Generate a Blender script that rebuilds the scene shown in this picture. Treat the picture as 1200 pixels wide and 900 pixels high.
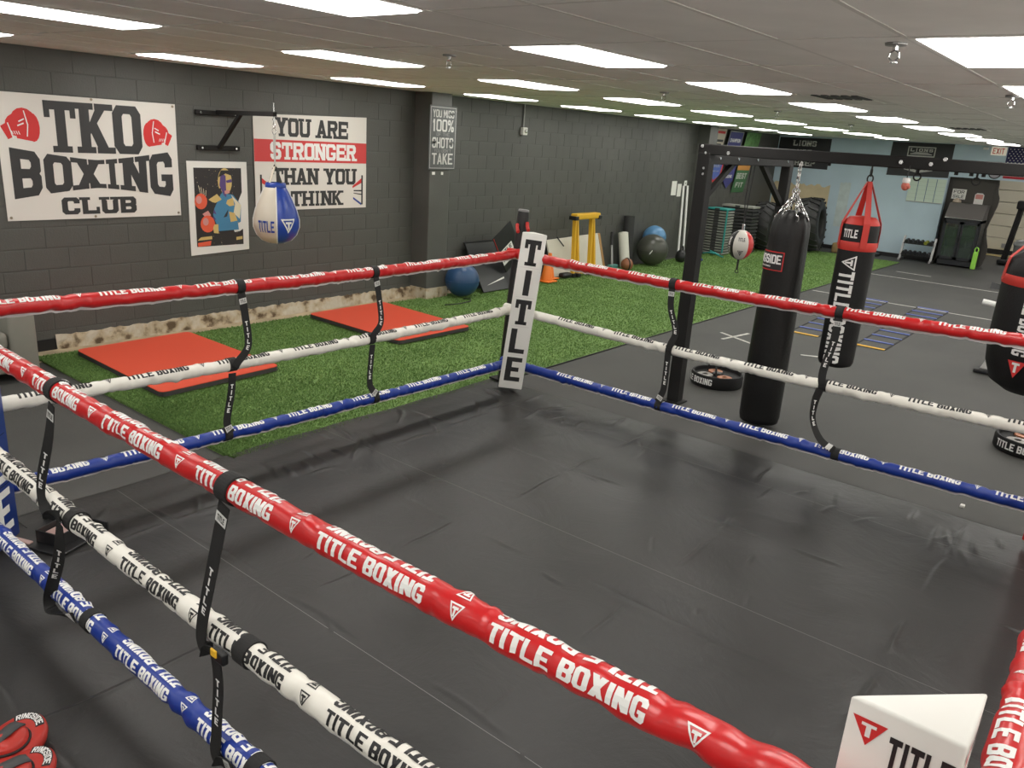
import bpy, bmesh, math, random
import numpy as np
from mathutils import Vector, Matrix
random.seed(7); np.random.seed(7)
PI = math.pi
for o in list(bpy.data.objects): bpy.data.objects.remove(o)
SC = bpy.context.scene
COL = SC.collection

# ---------------------------------------------------------------- camera
cam_d = bpy.data.cameras.new('camera'); cam = bpy.data.objects.new('camera', cam_d); COL.objects.link(cam)
YAW, PIT, ROL, FPX = 0.66399, 0.30252, 0.06665, 928.1
_f = Vector((math.cos(YAW)*math.cos(PIT), math.sin(YAW)*math.cos(PIT), -math.sin(PIT)))
_r = Vector((math.sin(YAW), -math.cos(YAW), 0)); _u = _r.cross(_f)
_R = math.cos(ROL)*_r + math.sin(ROL)*_u; _U = -math.sin(ROL)*_r + math.cos(ROL)*_u
m = Matrix((( _R.x, _U.x, -_f.x, 0), (_R.y, _U.y, -_f.y, 0), (_R.z, _U.z, -_f.z, 2.36), (0, 0, 0, 1)))
cam.matrix_world = m
cam_d.sensor_width = 36; cam_d.lens = FPX/1200*36; cam_d.clip_start = .05; cam_d.clip_end = 100
SC.camera = cam
# ---------------------------------------------------------------- world, exposure
w = bpy.data.worlds.new('world'); SC.world = w; w.use_nodes = True
w.node_tree.nodes['Background'].inputs[0].default_value = (.8, .85, .9, 1)
w.node_tree.nodes['Background'].inputs[1].default_value = .3
SC.view_settings.view_transform = 'Standard'; SC.view_settings.look = 'None'
SC.view_settings.exposure = 0.0; SC.view_settings.gamma = 1; SC.view_settings.use_curve_mapping = False
LAMP = 10.8          # radiance of the fluorescent lenses
HC = 2.866           # ceiling height
WY = 8.40            # left wall
BX = 22.4            # back wall

# ---------------------------------------------------------------- materials
MATS = {}
def mat(name, col, rough=.6, metal=0., spec=.5, bump=None, var=None, emit=None, coat=0., detail=4):
    """bump=(scale,strength); var=(scale,amount): soft colour variation of the thing itself"""
    if name in MATS: return MATS[name]
    M = bpy.data.materials.new(name); M.use_nodes = True; nt = M.node_tree; N = nt.nodes; L = nt.links
    b = N['Principled BSDF']
    b.inputs['Base Color'].default_value = (*col, 1); b.inputs['Roughness'].default_value = rough
    b.inputs['Metallic'].default_value = metal; b.inputs['Specular IOR Level'].default_value = spec
    b.inputs['Coat Weight'].default_value = coat
    tc = N.new('ShaderNodeTexCoord')
    if var:
        n = N.new('ShaderNodeTexNoise'); n.inputs['Scale'].default_value = var[0]; n.inputs['Detail'].default_value = detail
        L.new(tc.outputs['Object'], n.inputs['Vector'])
        r = N.new('ShaderNodeValToRGB'); a = var[1]
        r.color_ramp.elements[0].position = .3; r.color_ramp.elements[1].position = .7
        r.color_ramp.elements[0].color = (*[c*(1-a) for c in col], 1); r.color_ramp.elements[1].color = (*[min(1, c*(1+a)) for c in col], 1)
        L.new(n.outputs['Fac'], r.inputs['Fac']); L.new(r.outputs['Color'], b.inputs['Base Color'])
    if bump:
        n2 = N.new('ShaderNodeTexNoise'); n2.inputs['Scale'].default_value = bump[0]; n2.inputs['Detail'].default_value = 5
        L.new(tc.outputs['Object'], n2.inputs['Vector'])
        bp = N.new('ShaderNodeBump'); bp.inputs['Strength'].default_value = bump[1]; bp.inputs['Distance'].default_value = .01
        L.new(n2.outputs['Fac'], bp.inputs['Height']); L.new(bp.outputs['Normal'], b.inputs['Normal'])
    if emit:
        b.inputs['Emission Color'].default_value = (*emit[0], 1); b.inputs['Emission Strength'].default_value = emit[1]
    MATS[name] = M; return M

def speckle(name, base, dots, scale, thr, rough=.8, bump=.15):
    if name in MATS: return MATS[name]
    M = bpy.data.materials.new(name); M.use_nodes = True; nt = M.node_tree; N = nt.nodes; L = nt.links
    b = N['Principled BSDF']; b.inputs['Roughness'].default_value = rough
    tc = N.new('ShaderNodeTexCoord')
    n = N.new('ShaderNodeTexNoise'); n.inputs['Scale'].default_value = scale; n.inputs['Detail'].default_value = 2
    big = N.new('ShaderNodeTexNoise'); big.inputs['Scale'].default_value = 1.3; big.inputs['Detail'].default_value = 6
    L.new(tc.outputs['Object'], n.inputs['Vector']); L.new(tc.outputs['Object'], big.inputs['Vector'])
    r = N.new('ShaderNodeValToRGB'); e = r.color_ramp.elements
    e[0].position = thr; e[0].color = (*base, 1); e[1].position = min(.99, thr+.05); e[1].color = (*dots, 1)
    L.new(n.outputs['Fac'], r.inputs['Fac'])
    r2 = N.new('ShaderNodeValToRGB'); r2.color_ramp.elements[0].position = .3; r2.color_ramp.elements[1].position = .75
    r2.color_ramp.elements[0].color = (.82, .82, .82, 1); r2.color_ramp.elements[1].color = (1.12, 1.12, 1.1, 1)
    L.new(big.outputs['Fac'], r2.inputs['Fac'])
    mx = N.new('ShaderNodeMix'); mx.data_type = 'RGBA'; mx.blend_type = 'MULTIPLY'; mx.inputs['Factor'].default_value = 1
    L.new(r.outputs['Color'], mx.inputs['A']); L.new(r2.outputs['Color'], mx.inputs['B'])
    L.new(mx.outputs['Result'], b.inputs['Base Color'])
    bp = N.new('ShaderNodeBump'); bp.inputs['Strength'].default_value = bump; bp.inputs['Distance'].default_value = .004
    L.new(n.outputs['Fac'], bp.inputs['Height']); L.new(bp.outputs['Normal'], b.inputs['Normal'])
    MATS[name] = M; return M

# ---------------------------------------------------------------- helpers
def tag(o, label, cat=None, group=None, kind=None):
    o['label'] = label
    if cat: o['category'] = cat
    if group: o['group'] = group
    if kind: o['kind'] = kind
    return o
def wloc(o):
    v = Vector((0, 0, 0))
    while o is not None: v += o.location; o = o.parent
    return v
def thing(name, label, cat, loc=(0, 0, 0), group=None):
    o = bpy.data.objects.new(name, None); COL.objects.link(o); o.location = loc
    o.empty_display_size = .1
    return tag(o, label, cat, group)

class MB:
    """collects shapes in world coordinates; build() links them as one mesh object"""
    def __init__(s): s.v = []; s.f = []; s.m = []
    def add(s, vs, fs, mi=0):
        k = len(s.v); s.v += [tuple(p) for p in vs]; s.f += [tuple(i+k for i in f) for f in fs]; s.m += [mi]*len(fs); return s
    def box(s, x0, x1, y0, y1, z0, z1, mi=0):
        vs = [(x, y, z) for x in (x0, x1) for y in (y0, y1) for z in (z0, z1)]
        return s.add(vs, [(0, 1, 3, 2), (4, 6, 7, 5), (0, 4, 5, 1), (2, 3, 7, 6), (0, 2, 6, 4), (1, 5, 7, 3)], mi)
    def rbox(s, x0, x1, y0, y1, z0, z1, r=.01, seg=2, mi=0, mtx=None):
        bm = bmesh.new(); bmesh.ops.create_cube(bm, size=1)
        for v in bm.verts: v.co = Vector(((x0+x1)/2+v.co.x*(x1-x0), (y0+y1)/2+v.co.y*(y1-y0), (z0+z1)/2+v.co.z*(z1-z0)))
        bmesh.ops.bevel(bm, geom=bm.edges[:]+bm.verts[:], offset=r, segments=seg, profile=.5, affect='EDGES')
        return s.frombm(bm, mi, mtx)
    def frombm(s, bm, mi=0, mtx=None):
        bm.verts.index_update()
        vs = [(mtx @ v.co) if mtx is not None else v.co.copy() for v in bm.verts]
        fs = [[v.index for v in f.verts] for f in bm.faces]; bm.free(); return s.add(vs, fs, mi)
    def bar(s, p0, p1, w, h, up=(0, 0, 1), mi=0):
        p0 = Vector(p0); p1 = Vector(p1); t = (p1-p0).normalized(); up = Vector(up)
        if abs(t.dot(up)) > .98: up = Vector((1, 0, 0))
        a = t.cross(up).normalized()*w/2; b = a.cross(t).normalized()*h/2
        vs = [p+i*a+j*b for p in (p0, p1) for (i, j) in ((-1, -1), (1, -1), (1, 1), (-1, 1))]
        return s.add(vs, [(0, 3, 2, 1), (4, 5, 6, 7), (0, 1, 5, 4), (1, 2, 6, 5), (2, 3, 7, 6), (3, 0, 4, 7)], mi)
    def cyl(s, p0, p1, r0, r1=None, n=16, mi=0, caps=True):
        r1 = r0 if r1 is None else r1
        return s.tube([p0, p1], [r0, r1], n, mi, caps)
    def tube(s, pts, r, n=8, mi=0, caps=True, closed=False):
        pts = [Vector(p) for p in pts]; k = len(pts)
        if not hasattr(r, '__len__'): r = [r]*k
        vs = []; a = None
        for i, p in enumerate(pts):
            if closed: t = (pts[(i+1) % k]-pts[i-1])
            else: t = pts[min(i+1, k-1)]-pts[max(i-1, 0)]
            t.normalize()
            if a is None:
                a = t.cross(Vector((0, 0, 1)) if abs(t.z) < .9 else Vector((1, 0, 0))).normalized()
            else: a = (a-t*a.dot(t)).normalized()
            b = t.cross(a)
            for j in range(n):
                q = 2*PI*j/n; vs.append(p+r[i]*(math.cos(q)*a+math.sin(q)*b))
        fs = []
        for i in range(k if closed else k-1):
            i2 = (i+1) % k
            for j in range(n): fs.append((i*n+j, i*n+(j+1) % n, i2*n+(j+1) % n, i2*n+j))
        if caps and not closed: fs += [tuple(range(n-1, -1, -1)), tuple((k-1)*n+j for j in range(n))]
        return s.add(vs, fs, mi)
    def lathe(s, prof, c, n=24, mi=0, mtx=None, mfun=None):
        """prof: (radius, z); around the vertical through c"""
        c = Vector(c); vs = []; fs = []
        for (r, z) in prof:
            for j in range(n):
                q = 2*PI*j/n; p = Vector((r*math.cos(q), r*math.sin(q), z))
                vs.append((mtx @ p if mtx is not None else p)+c)
        k0 = len(s.f)
        for i in range(len(prof)-1):
            for j in range(n): fs.append((i*n+j, i*n+(j+1) % n, (i+1)*n+(j+1) % n, (i+1)*n+j))
        s.add(vs, fs, mi)
        if mfun:
            k = k0
            for i in range(len(prof)-1):
                for j in range(n): s.m[k] = mfun(i, j); k += 1
        return s
    def sphere(s, c, r, n=24, mi=0, sz=1.):
        h = n//2; prof = [(max(1e-4, r*math.sin(PI*i/h)), -r*sz*math.cos(PI*i/h)) for i in range(h+1)]
        return s.lathe(prof, c, n, mi)
    def prism(s, poly, f0, f1, mi=0):
        """poly 2-D, f0/f1 map (u,v)->3-D for the two caps"""
        n = len(poly); vs = [f0(*p) for p in poly]+[f1(*p) for p in poly]
        fs = [tuple(range(n-1, -1, -1)), tuple(range(n, 2*n))]+[(i, (i+1) % n, n+(i+1) % n, n+i) for i in range(n)]
        return s.add(vs, fs, mi)
    def build(s, name, mats, parent=None, smooth=False, angle=None):
        off = wloc(parent) if parent is not None else Vector((0, 0, 0))
        me = bpy.data.meshes.new(name)
        if parent is not None: vs = [(p[0]-off.x, p[1]-off.y, p[2]-off.z) for p in s.v]
        else: vs = s.v
        me.from_pydata(vs, [], s.f)
        if not isinstance(mats, (list, tuple)): mats = [mats]
        for mm in mats: me.materials.append(mm)
        me.polygons.foreach_set('material_index', s.m)
        if smooth or angle: me.polygons.foreach_set('use_smooth', [True]*len(me.polygons))
        me.update(); me.validate()
        if angle: me.set_sharp_from_angle(angle=math.radians(angle))
        o = bpy.data.objects.new(name, me); COL.objects.link(o); o.parent = parent
        return o
def top(o, label, cat, group=None, kind=None):
    """re-centre a top-level mesh on its base"""
    me = o.data; n = len(me.vertices); a = np.empty(n*3); me.vertices.foreach_get('co', a); a = a.reshape(-1, 3)
    c = np.array([(a[:, 0].min()+a[:, 0].max())/2, (a[:, 1].min()+a[:, 1].max())/2, a[:, 2].min()])
    me.vertices.foreach_set('co', (a-c).ravel()); me.update(); o.location = c
    return tag(o, label, cat, group, kind)
def copy_tree(o, parent=None):
    c = o.copy(); COL.objects.link(c); c.parent = parent
    for ch in list(o.children): copy_tree(ch, c)
    return c

# ---------------------------------------------------------------- block lettering (own glyphs, built as polygons)
def _ring(x0, y0, x1, y1, s, b, cut, segs, cs=(1, 1, 1, 1)):
    """octagonal ring; cs = which corners tl,tr,br,bl are cut; segs: 0 top 1 tr 2 right 3 br 4 bottom 5 bl 6 left 7 tl"""
    def loop(x0, y0, x1, y1, c):
        k = [c*v+1e-4 for v in cs]
        return [(x0+k[0], y1), (x1-k[1], y1), (x1, y1-k[1]), (x1, y0+k[2]), (x1-k[2], y0), (x0+k[3], y0), (x0, y0+k[3]), (x0, y1-k[0])]
    o = loop(x0, y0, x1, y1, cut); i = loop(x0+s, y0+b, x1-s, y1-b, cut*.35)
    return [[o[k], o[(k+1) % 8], i[(k+1) % 8], i[k]] for k in segs]
def R_(x0, y0, x1, y1): return [[(x0, y0), (x1, y0), (x1, y1), (x0, y1)]]
def D_(xa, ya, xb, yb, s): return [[(xa-s/2, ya), (xa+s/2, ya), (xb+s/2, yb), (xb-s/2, yb)]]
def glyph(c, s=.3, b=.2, slab=False, k=.16):
    g = []; ser = []
    ALL = range(8); h = s/2
    if c == 'I': g = R_(.5-h, 0, .5+h, 1); ser = [(.5, 0), (.5, 1)]
    elif c == 'T':
        g = R_(0, 1-b, 1, 1)+R_(.5-h, 0, .5+h, 1-b); ser = [(.5, 0)]
        if slab: g += R_(0, 1-b*1.9, s*.55, 1-b)+R_(1-s*.55, 1-b*1.9, 1, 1-b)
    elif c == 'L':
        g = R_(0, 0, s, 1)+R_(s, 0, 1, b); ser = [(h, 1)]
        if slab: g += R_(1-s*.6, b, 1, b*1.9)
    elif c in 'EF':
        g = R_(0, 0, s, 1)+R_(s, 1-b, 1, 1)+R_(s, .5-b/2, .85, .5+b/2)
        if c == 'E': g += R_(s, 0, 1, b)
        if slab: g += R_(1-s*.55, 1-b*1.8, 1, 1-b)+(R_(1-s*.55, b, 1, b*1.8) if c == 'E' else [])
    elif c == 'H': g = R_(0, 0, s, 1)+R_(1-s, 0, 1, 1)+R_(s, .5-b/2, 1-s, .5+b/2); ser = [(h, 0), (h, 1), (1-h, 0), (1-h, 1)]
    elif c == 'N': g = R_(0, 0, s, 1)+R_(1-s, 0, 1, 1)+[[(s*.0, 1), (s*1.1, 1), (1, 0), (1-s*1.1, 0)]]; ser = [(h, 0), (h, 1), (1-h, 1)]
    elif c == 'M': g = R_(0, 0, s*.8, 1)+R_(1-s*.8, 0, 1, 1)+[[(0, 1), (s, 1), (.5+h*.6, .25), (.5-h*.6, .25)], [(1-s, 1), (1, 1), (.5+h*.6, .25), (.5-h*.6, .25)]]
    elif c == 'K': g = R_(0, 0, s, 1)+[[(s, .38), (s, .62), (1-s*1.1, 1), (1, 1)], [(s*.8, .55), (s*1.6, .68), (1, 0), (1-s*1.15, 0)]]; ser = [(h, 0), (h, 1), (1-h, 0), (1-h, 1)]
    elif c == 'X': g = [[(0, 0), (s*1.15, 0), (1, 1), (1-s*1.15, 1)], [(0, 1), (s*1.15, 1), (1, 0), (1-s*1.15, 0)]]; ser = [(h, 0), (h, 1), (1-h, 0), (1-h, 1)]
    elif c == 'Y': g = R_(.5-h, 0, .5+h, .5)+[[(.5-h, .4), (.5+h, .5), (s*1.1, 1), (0, 1)], [(.5-h, .5), (.5+h, .4), (1, 1), (1-s*1.1, 1)]]; ser = [(.5, 0), (h, 1), (1-h, 1)]
    elif c == 'A': g = [[(0, 0), (s, 0), (.5+h*.9, 1), (.5-h*.9, 1)], [(1-s, 0), (1, 0), (.5+h*.9, 1), (.5-h*.9, 1)]]+R_(.22, .22, .78, .22+b); ser = [(h, 0), (1-h, 0)]
    elif c in 'O0': g = _ring(0, 0, 1, 1, s, b, k, ALL)
    elif c == 'D': g = _ring(0, 0, 1, 1, s, b, k, ALL, (0, 1, 1, 0))
    elif c == 'U': g = _ring(0, 0, 1, 1, s, b, k, (2, 3, 4, 5, 6), (0, 0, 1, 1)); ser = [(h, 1), (1-h, 1)]
    elif c == 'C': g = _ring(0, 0, 1, 1, s, b, k, (0, 1, 3, 4, 5, 6, 7))+R_(1-s, .64, 1, 1-k)+R_(1-s, k, 1, .36)
    elif c == 'G': g = _ring(0, 0, 1, 1, s, b, k, (0, 1, 3, 4, 5, 6, 7))+R_(1-s, .66, 1, 1-k)+R_(1-s, k, 1, .5)+R_(.5, .5-b*.8, 1, .5)
    elif c == 'S':
        g = _ring(0, .5-b/2, 1, 1, s, b, k, (0, 1, 4, 5, 6, 7), (1, 1, 0, 1))+R_(1-s, .68, 1, 1-k)
        g += _ring(0, 0, 1, .5+b/2, s, b, k, (0, 1, 2, 3, 4, 5), (0, 1, 1, 1))+R_(0, k, s, .32)
    elif c == 'B':
        g = _ring(0, .5-b/2, 1, 1, s, b, k, ALL, (0, 1, 1, 0))+_ring(0, 0, 1, .5+b/2, s, b, k, ALL, (0, 1, 1, 0))
    elif c == 'P': g = R_(0, 0, s, 1)+_ring(0, .42, 1, 1, s, b, k, ALL, (0, 1, 1, 0)); ser = [(h, 0)]
    elif c == 'R':
        g = R_(0, 0, s, 1)+_ring(0, .42, 1, 1, s, b, k, ALL, (0, 1, 1, 0))+[[(.45, .45), (.45+s*.9, .5), (1, 0), (1-s, 0)]]; ser = [(h, 0), (1-h, 0)]
    elif c == '1': g = R_(.5-h, 0, .5+h, 1)+[[(.5-h, .72), (.5-h, 1), (.1, .82), (.1, .66)]]
    elif c == '%':
        g = _ring(0, .55, .45, 1, .16, .14, .1, ALL)+_ring(.55, 0, 1, .45, .16, .14, .1, ALL)+[[(.1, 0), (.26, 0), (.9, 1), (.74, 1)]]
    elif c == "'": g = R_(.35, .7, .65, 1)
    elif c == '-': g = R_(.1, .4, .9, .6)
    if slab:
        for (x, y) in ser:
            d = s*.95; g += R_(x-d, 0 if y == 0 else 1-b*.75, x+d, b*.75 if y == 0 else 1)
    return g
GW = {'I': .42, 'M': 1.2, '1': .6, "'": .4, ' ': .45, '%': 1.2}
def layout(txt, w, h, gap=.16, s=.3, b=.2, slab=False, slant=0.):
    """polygons of one line of capitals, filling w x h from (0,0)"""
    adv = [(.62 if (slab and c == 'I') else GW.get(c, 1.)) for c in txt]
    tot = sum(adv)+gap*(len(txt)-1); ux = w/tot; x = 0; out = []
    for c, a in zip(txt, adv):
        if c != ' ':
            ss = (min(.95, s/a*(.72 if slab else 1)) if c in "I1" else s)
            for p in glyph(c, ss, b, slab):
                out.append([((x+q[0]*a)*ux+slant*q[1]*h, q[1]*h) for q in p])
        x += a+gap
    return out
def clip(poly, ax, val, keep_less):
    out = []; n = len(poly)
    for i in range(n):
        p, q = poly[i], poly[(i+1) % n]
        ip = (p[ax] <= val) == keep_less or p[ax] == val; iq = (q[ax] <= val) == keep_less or q[ax] == val
        if ip: out.append(p)
        if ip != iq and p[ax] != q[ax]:
            t = (val-p[ax])/(q[ax]-p[ax]); out.append((p[0]+t*(q[0]-p[0]), p[1]+t*(q[1]-p[1])))
    return out
def dice(polys, sx=None, sy=None):
    for ax, st in ((0, sx), (1, sy)):
        if not st: continue
        res = []
        for p in polys:
            lo = min(q[ax] for q in p); hi = max(q[ax] for q in p); k = math.floor(lo/st+1e-6)+1
            while k*st < hi-1e-6 and p:
                a = clip(p, ax, k*st, True); p = clip(p, ax, k*st, False)
                if len(a) > 2: res.append(a)
                k += 1
            if len(p) > 2: res.append(p)
        polys = res
    return polys
def printed(mb, polys, fn, mi=0):
    for p in polys:
        mb.add([fn(*q) for q in p], [tuple(range(len(p)))], mi)
    return mb
def shift(polys, dx, dy): return [[(x+dx, y+dy) for x, y in p] for p in polys]
def rot90(polys): return [[(-y, x) for x, y in p] for p in polys]      # reads upwards
def rotm90(polys): return [[(y, -x) for x, y in p] for p in polys]     # reads downwards
def tri_logo(sz):
    """inverted triangle outline with a T inside, centred at the origin, height sz"""
    h = sz; w = sz*1.05; A = (-w/2, h/2); B = (w/2, h/2); C = (0, -h/2); k = .72
    g = (0, h/6); ins = lambda p: (g[0]+(p[0]-g[0])*k, g[1]+(p[1]-g[1])*k)
    a, b, c = ins(A), ins(B), ins(C)
    return [[A, B, b, a], [B, C, c, b], [C, A, a, c]]+[[(-w*.2, h*.3), (w*.2, h*.3), (w*.2, h*.16), (-w*.2, h*.16)], [(-w*.07, h*.2), (w*.07, h*.2), (w*.05, -h*.22), (-w*.05, -h*.22)]]
def ellipse(cx, cy, a, b, n=18, rot=0.):
    c, s = math.cos(rot), math.sin(rot)
    return [(cx+a*math.cos(t)*c-b*math.sin(t)*s, cy+a*math.cos(t)*s+b*math.sin(t)*c) for t in [2*PI*i/n for i in range(n)]]

# ================================================================= THE ROOM
m_floor = speckle('rubber floor', (.060, .059, .056), (.15, .145, .13), 190, .62, .66)
m_wall = mat('charcoal wall paint', (.088, .089, .081), .5, bump=(60, .25), var=(2.5, .1))
m_joint = mat('painted mortar joint', (.082, .083, .076), .6)
m_tile = mat('ceiling tile', (.86, .84, .81), .9, bump=(260, .25), var=(3, .04))
m_tee = mat('ceiling grid tee', (.70, .68, .65), .5)
m_gap = mat('ceiling void', (.08, .075, .07), .9)
m_blue = mat('pale blue wall paint', (.49, .62, .70), .7, var=(1.2, .06))
m_white = mat('off white wall paint', (.86, .85, .83), .7)
m_black = mat('black plastic', (.012, .012, .013), .45)
m_steel = mat('black powder coated steel', (.013, .0125, .012), .6, spec=.3, bump=(300, .1))
m_chrome = mat('chrome', (.7, .7, .7), .22, metal=1)
m_galv = mat('grey steel', (.35, .35, .35), .4, metal=.6)
m_wvin = mat('white vinyl', (.78, .77, .73), .4, bump=(9, .15))
m_ink = mat('black ink', (.015, .015, .016), .5)
m_inkg = mat('charcoal banner ink', (.035, .035, .036), .5)
m_wink = mat('white ink', (.82, .82, .80), .5)
m_rink = mat('red ink', (.62, .03, .03), .5)
m_paper = mat('white paper', (.76, .75, .71), .8)

def struct(o, label): return tag(o, label, kind='structure')
mb = MB(); mb.box(-4, 27, -8, 9.2, -.1, 0)
fl = struct(mb.build('floor', m_floor), 'dark speckled rubber floor of the gym')
mb = MB(); mb.box(-4, 22.4, -8, -1.6, 0, .004)  # unseen pale floor, added to bounce light up to the ceiling
struct(mb.build('floor_bounce', mat('pale bounce laminate', (.80, .78, .73), .45, var=(3, .06))), 'pale bounce laminate floor, unseen, added for light on the ceiling')

# ---- left wall: painted blocks
mb = MB(); mb.box(-4, 17.0, WY+.0035, WY+.3, 0, HC+.1)
mb.box(16.85, 17.2, WY, 9.05, 0, HC+.1); mb.box(17.0, BX+.2, 8.75, 9.05, 0, HC+.1)
wl = mb.build('wall_left', m_joint); struct(wl, 'long wall of painted charcoal concrete blocks')
CH = HC/14; BL = .4064; JT = .007
def block_mesh():
    L_, H_, d, e = BL-JT, CH-JT, .0045, .007
    mb = MB(); p = [(-L_/2, 0), (L_/2, 0), (L_/2, H_), (-L_/2, H_)]
    q = [(-L_/2+e, e), (L_/2-e, e), (L_/2-e, H_-e), (-L_/2+e, H_-e)]
    vs = [(x, d, z) for x, z in p]+[(x, .0012, z) for x, z in p]+[(x, 0, z) for x, z in q]
    fs = [(0, 1, 5, 4), (1, 2, 6, 5), (2, 3, 7, 6), (3, 0, 4, 7), (4, 5, 9, 8), (5, 6, 10, 9), (6, 7, 11, 10), (7, 4, 8, 11), (8, 9, 10, 11)]
    return mb.add(vs, fs)
bm0 = block_mesh(); bme = None; near = []; far = []
for r in range(14):
    off = (r % 2)*BL/2
    for i in range(60):
        x = -3.7+off+i*BL
        if -3.8 < x < 16.65: (near if 2.75 < x < 11.3 else far).append((x, r*CH+JT/2))
        if 17.45 < x < BX-.1: far.append((x, r*CH+JT/2, 8.744))
near = [b for b in near if not (8.2 < b[0] < 8.5)]
near.sort(key=lambda b: b[0]); far += near[294:]; near = near[:294]
for (x, z) in near:
    if bme is None: o = bm0.build('block', m_wall); bme = o.data
    else: o = bpy.data.objects.new('block', bme); COL.objects.link(o)
    o.parent = wl; o.location = (x, WY-.001, z+random.uniform(-.0012, .0012)); o.rotation_euler = (random.uniform(-.004, .004), 0, random.uniform(-.004, .004))
mb = MB()
for b in far:
    y = b[2] if len(b) > 2 else WY-.001
    mb.add([(p[0]+b[0], p[1]+y, p[2]+b[1]) for p in bm0.v], bm0.f)
o = mb.build('far_blocks', m_wall, wl); o['kind'] = 'stuff'

def pilaster(name, x0, x1, y0, label):
    mb = MB(); mb.rbox(x0, x1, y0, WY+.02, .16, HC+.05, .012, 2)
    return struct(mb.build(name, m_wall, smooth=False), label)
p1 = pilaster('trim_1', 8.15, 8.55, 8.08, 'charcoal painted pilaster carrying the small quote sign')
pilaster('trim_2', 16.8, 17.2, 8.12, 'charcoal painted pilaster near the back corner')
# broken concrete footing along the wall
def concrete():
    M = bpy.data.materials.new('chipped concrete'); M.use_nodes = True; N = M.node_tree.nodes; L = M.node_tree.links; b = N['Principled BSDF']
    b.inputs['Roughness'].default_value = .9; tc = N.new('ShaderNodeTexCoord')
    n = N.new('ShaderNodeTexNoise'); n.inputs['Scale'].default_value = 7; n.inputs['Detail'].default_value = 8; L.new(tc.outputs['Object'], n.inputs['Vector'])
    r = N.new('ShaderNodeValToRGB'); e = r.color_ramp.elements
    e[0].position = .36; e[0].color = (.12, .08, .045, 1); e[1].position = .46; e[1].color = (.46, .37, .25, 1)
    k = e.new(.62); k.color = (.56, .50, .40, 1)
    L.new(n.outputs['Fac'], r.inputs['Fac']); L.new(r.outputs['Color'], b.inputs['Base Color'])
    bp = N.new('ShaderNodeBump'); bp.inputs['Strength'].default_value = .6; bp.inputs['Distance'].default_value = .02; L.new(n.outputs['Fac'], bp.inputs['Height']); L.new(bp.outputs['Normal'], b.inputs['Normal'])
    return M
m_conc = concrete()
def footing(name, x0, x1, yf, z1, label, ret=None):
    mb = MB(); n = int((x1-x0)/.05); vs = []; fs = []
    for i in range(n+1):
        x = x0+(x1-x0)*i/n
        for j, (z, d) in enumerate(((0, .02), (z1*.35, .012), (z1*.7, .008), (z1, 0), (z1, -.06))):
            jz = random.uniform(-.012, .012) if j in (1, 2, 3) else 0
            vs.append((x, yf-d+random.uniform(-.007, .007)*(j < 4), max(0, z+jz)))
    for i in range(n):
        for j in range(4): fs.append((i*5+j, (i+1)*5+j, (i+1)*5+j+1, i*5+j+1))
    mb.add(vs, fs); return struct(mb.build(name, m_conc), label)
footing('baseboard_left', 3.2, 8.15, WY-.012, .15, 'chipped bare concrete footing under the block wall')
mb = MB()
for (a, b) in (((8.13, WY), (8.13, 8.06)), ((8.13, 8.06), (8.57, 8.06)), ((8.57, 8.06), (8.57, WY))):
    n = 8; vs = []; fs = []
    nx, ny = (b[1]-a[1]), -(b[0]-a[0]); l = math.hypot(nx, ny); nx /= l; ny /= l
    for i in range(n+1):
        t = i/n
        for z in (0, .06, .12, .165):
            d = random.uniform(-.006, .006); vs.append((a[0]+(b[0]-a[0])*t+nx*d, a[1]+(b[1]-a[1])*t+ny*d, z))
    for i in range(n):
        for j in range(3): fs.append((i*4+j, (i+1)*4+j, (i+1)*4+j+1, i*4+j+1))
    mb.add(vs, fs)
mb.box(8.14, 8.56, 8.07, WY, .15, .165)
struct(mb.build('trim_3', m_conc), 'chipped bare concrete foot of the pilaster')
mb = MB(); mb.box(2.3, 9.0, 8.02, WY, 0, .006)
struct(mb.build('trim_4', mat('bare screed', (.42, .34, .22), .9, bump=(20, .5), var=(4, .25))), 'strip of bare tan screed between turf and wall')
mb = MB(); mb.box(-4, 3.2, WY-.012, WY, 0, .12)
struct(mb.build('baseboard_left_dark', m_black), 'black rubber cove base at the wall foot')

# ---- back wall with header, opening, recess
mb = MB(); mb.box(BX, BX+.2, 4.35, 9.05, 0, HC+.1); mb.box(BX, BX+.2, -8, 4.35, 2.10, HC+.1); mb.box(BX, BX+.2, -8, -1.5, 0, 2.1)
wb = struct(mb.build('wall_back', m_blue), 'pale blue end wall with a sandy painted patch')
def mural(y0, y1, z0, z1, mt, name='painted_patch', seed=1):
    rnd = random.Random(seed); n = 22
    topz = [z1+rnd.uniform(-.04, .04) for i in range(n+1)]
    mb = MB()
    for i in range(n):
        a = y0+(y1-y0)*i/n; b = y0+(y1-y0)*(i+1)/n
        mb.add([(BX-.002, a, z0), (BX-.002, b, z0), (BX-.002, b, topz[i+1]), (BX-.002, a, topz[i])], [(0, 1, 2, 3)])
    return mb.build(name, mt, wb)
mural(8.72, 7.15, 0, 1.62, mat('sandy wall paint', (.62, .52, .33), .75, var=(2, .14)))
mural(6.9, 6.62, .6, 1.75, mat('pale smear paint', (.52, .60, .60), .75, var=(6, .1)), seed=3)
mb = MB(); mb.box(BX-.015, BX, 4.36, 8.7, 0, .1); struct(mb.build('baseboard_back', m_black), 'black rubber cove base of the end wall')
m_dark = mat('dark partition paint', (.06, .055, .048), .7)
mb = MB(); mb.box(BX+.25, BX+.31, 3.32, 4.45, 0, 2.3)
rq = random.Random(2); edge_ = [(3.33, 0), (3.33, 2.1)]+[(3.27-.05*math.sin(z_*5)-rq.uniform(0, .03), z_) for z_ in [2.1-.105*k for k in range(21)]]
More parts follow.
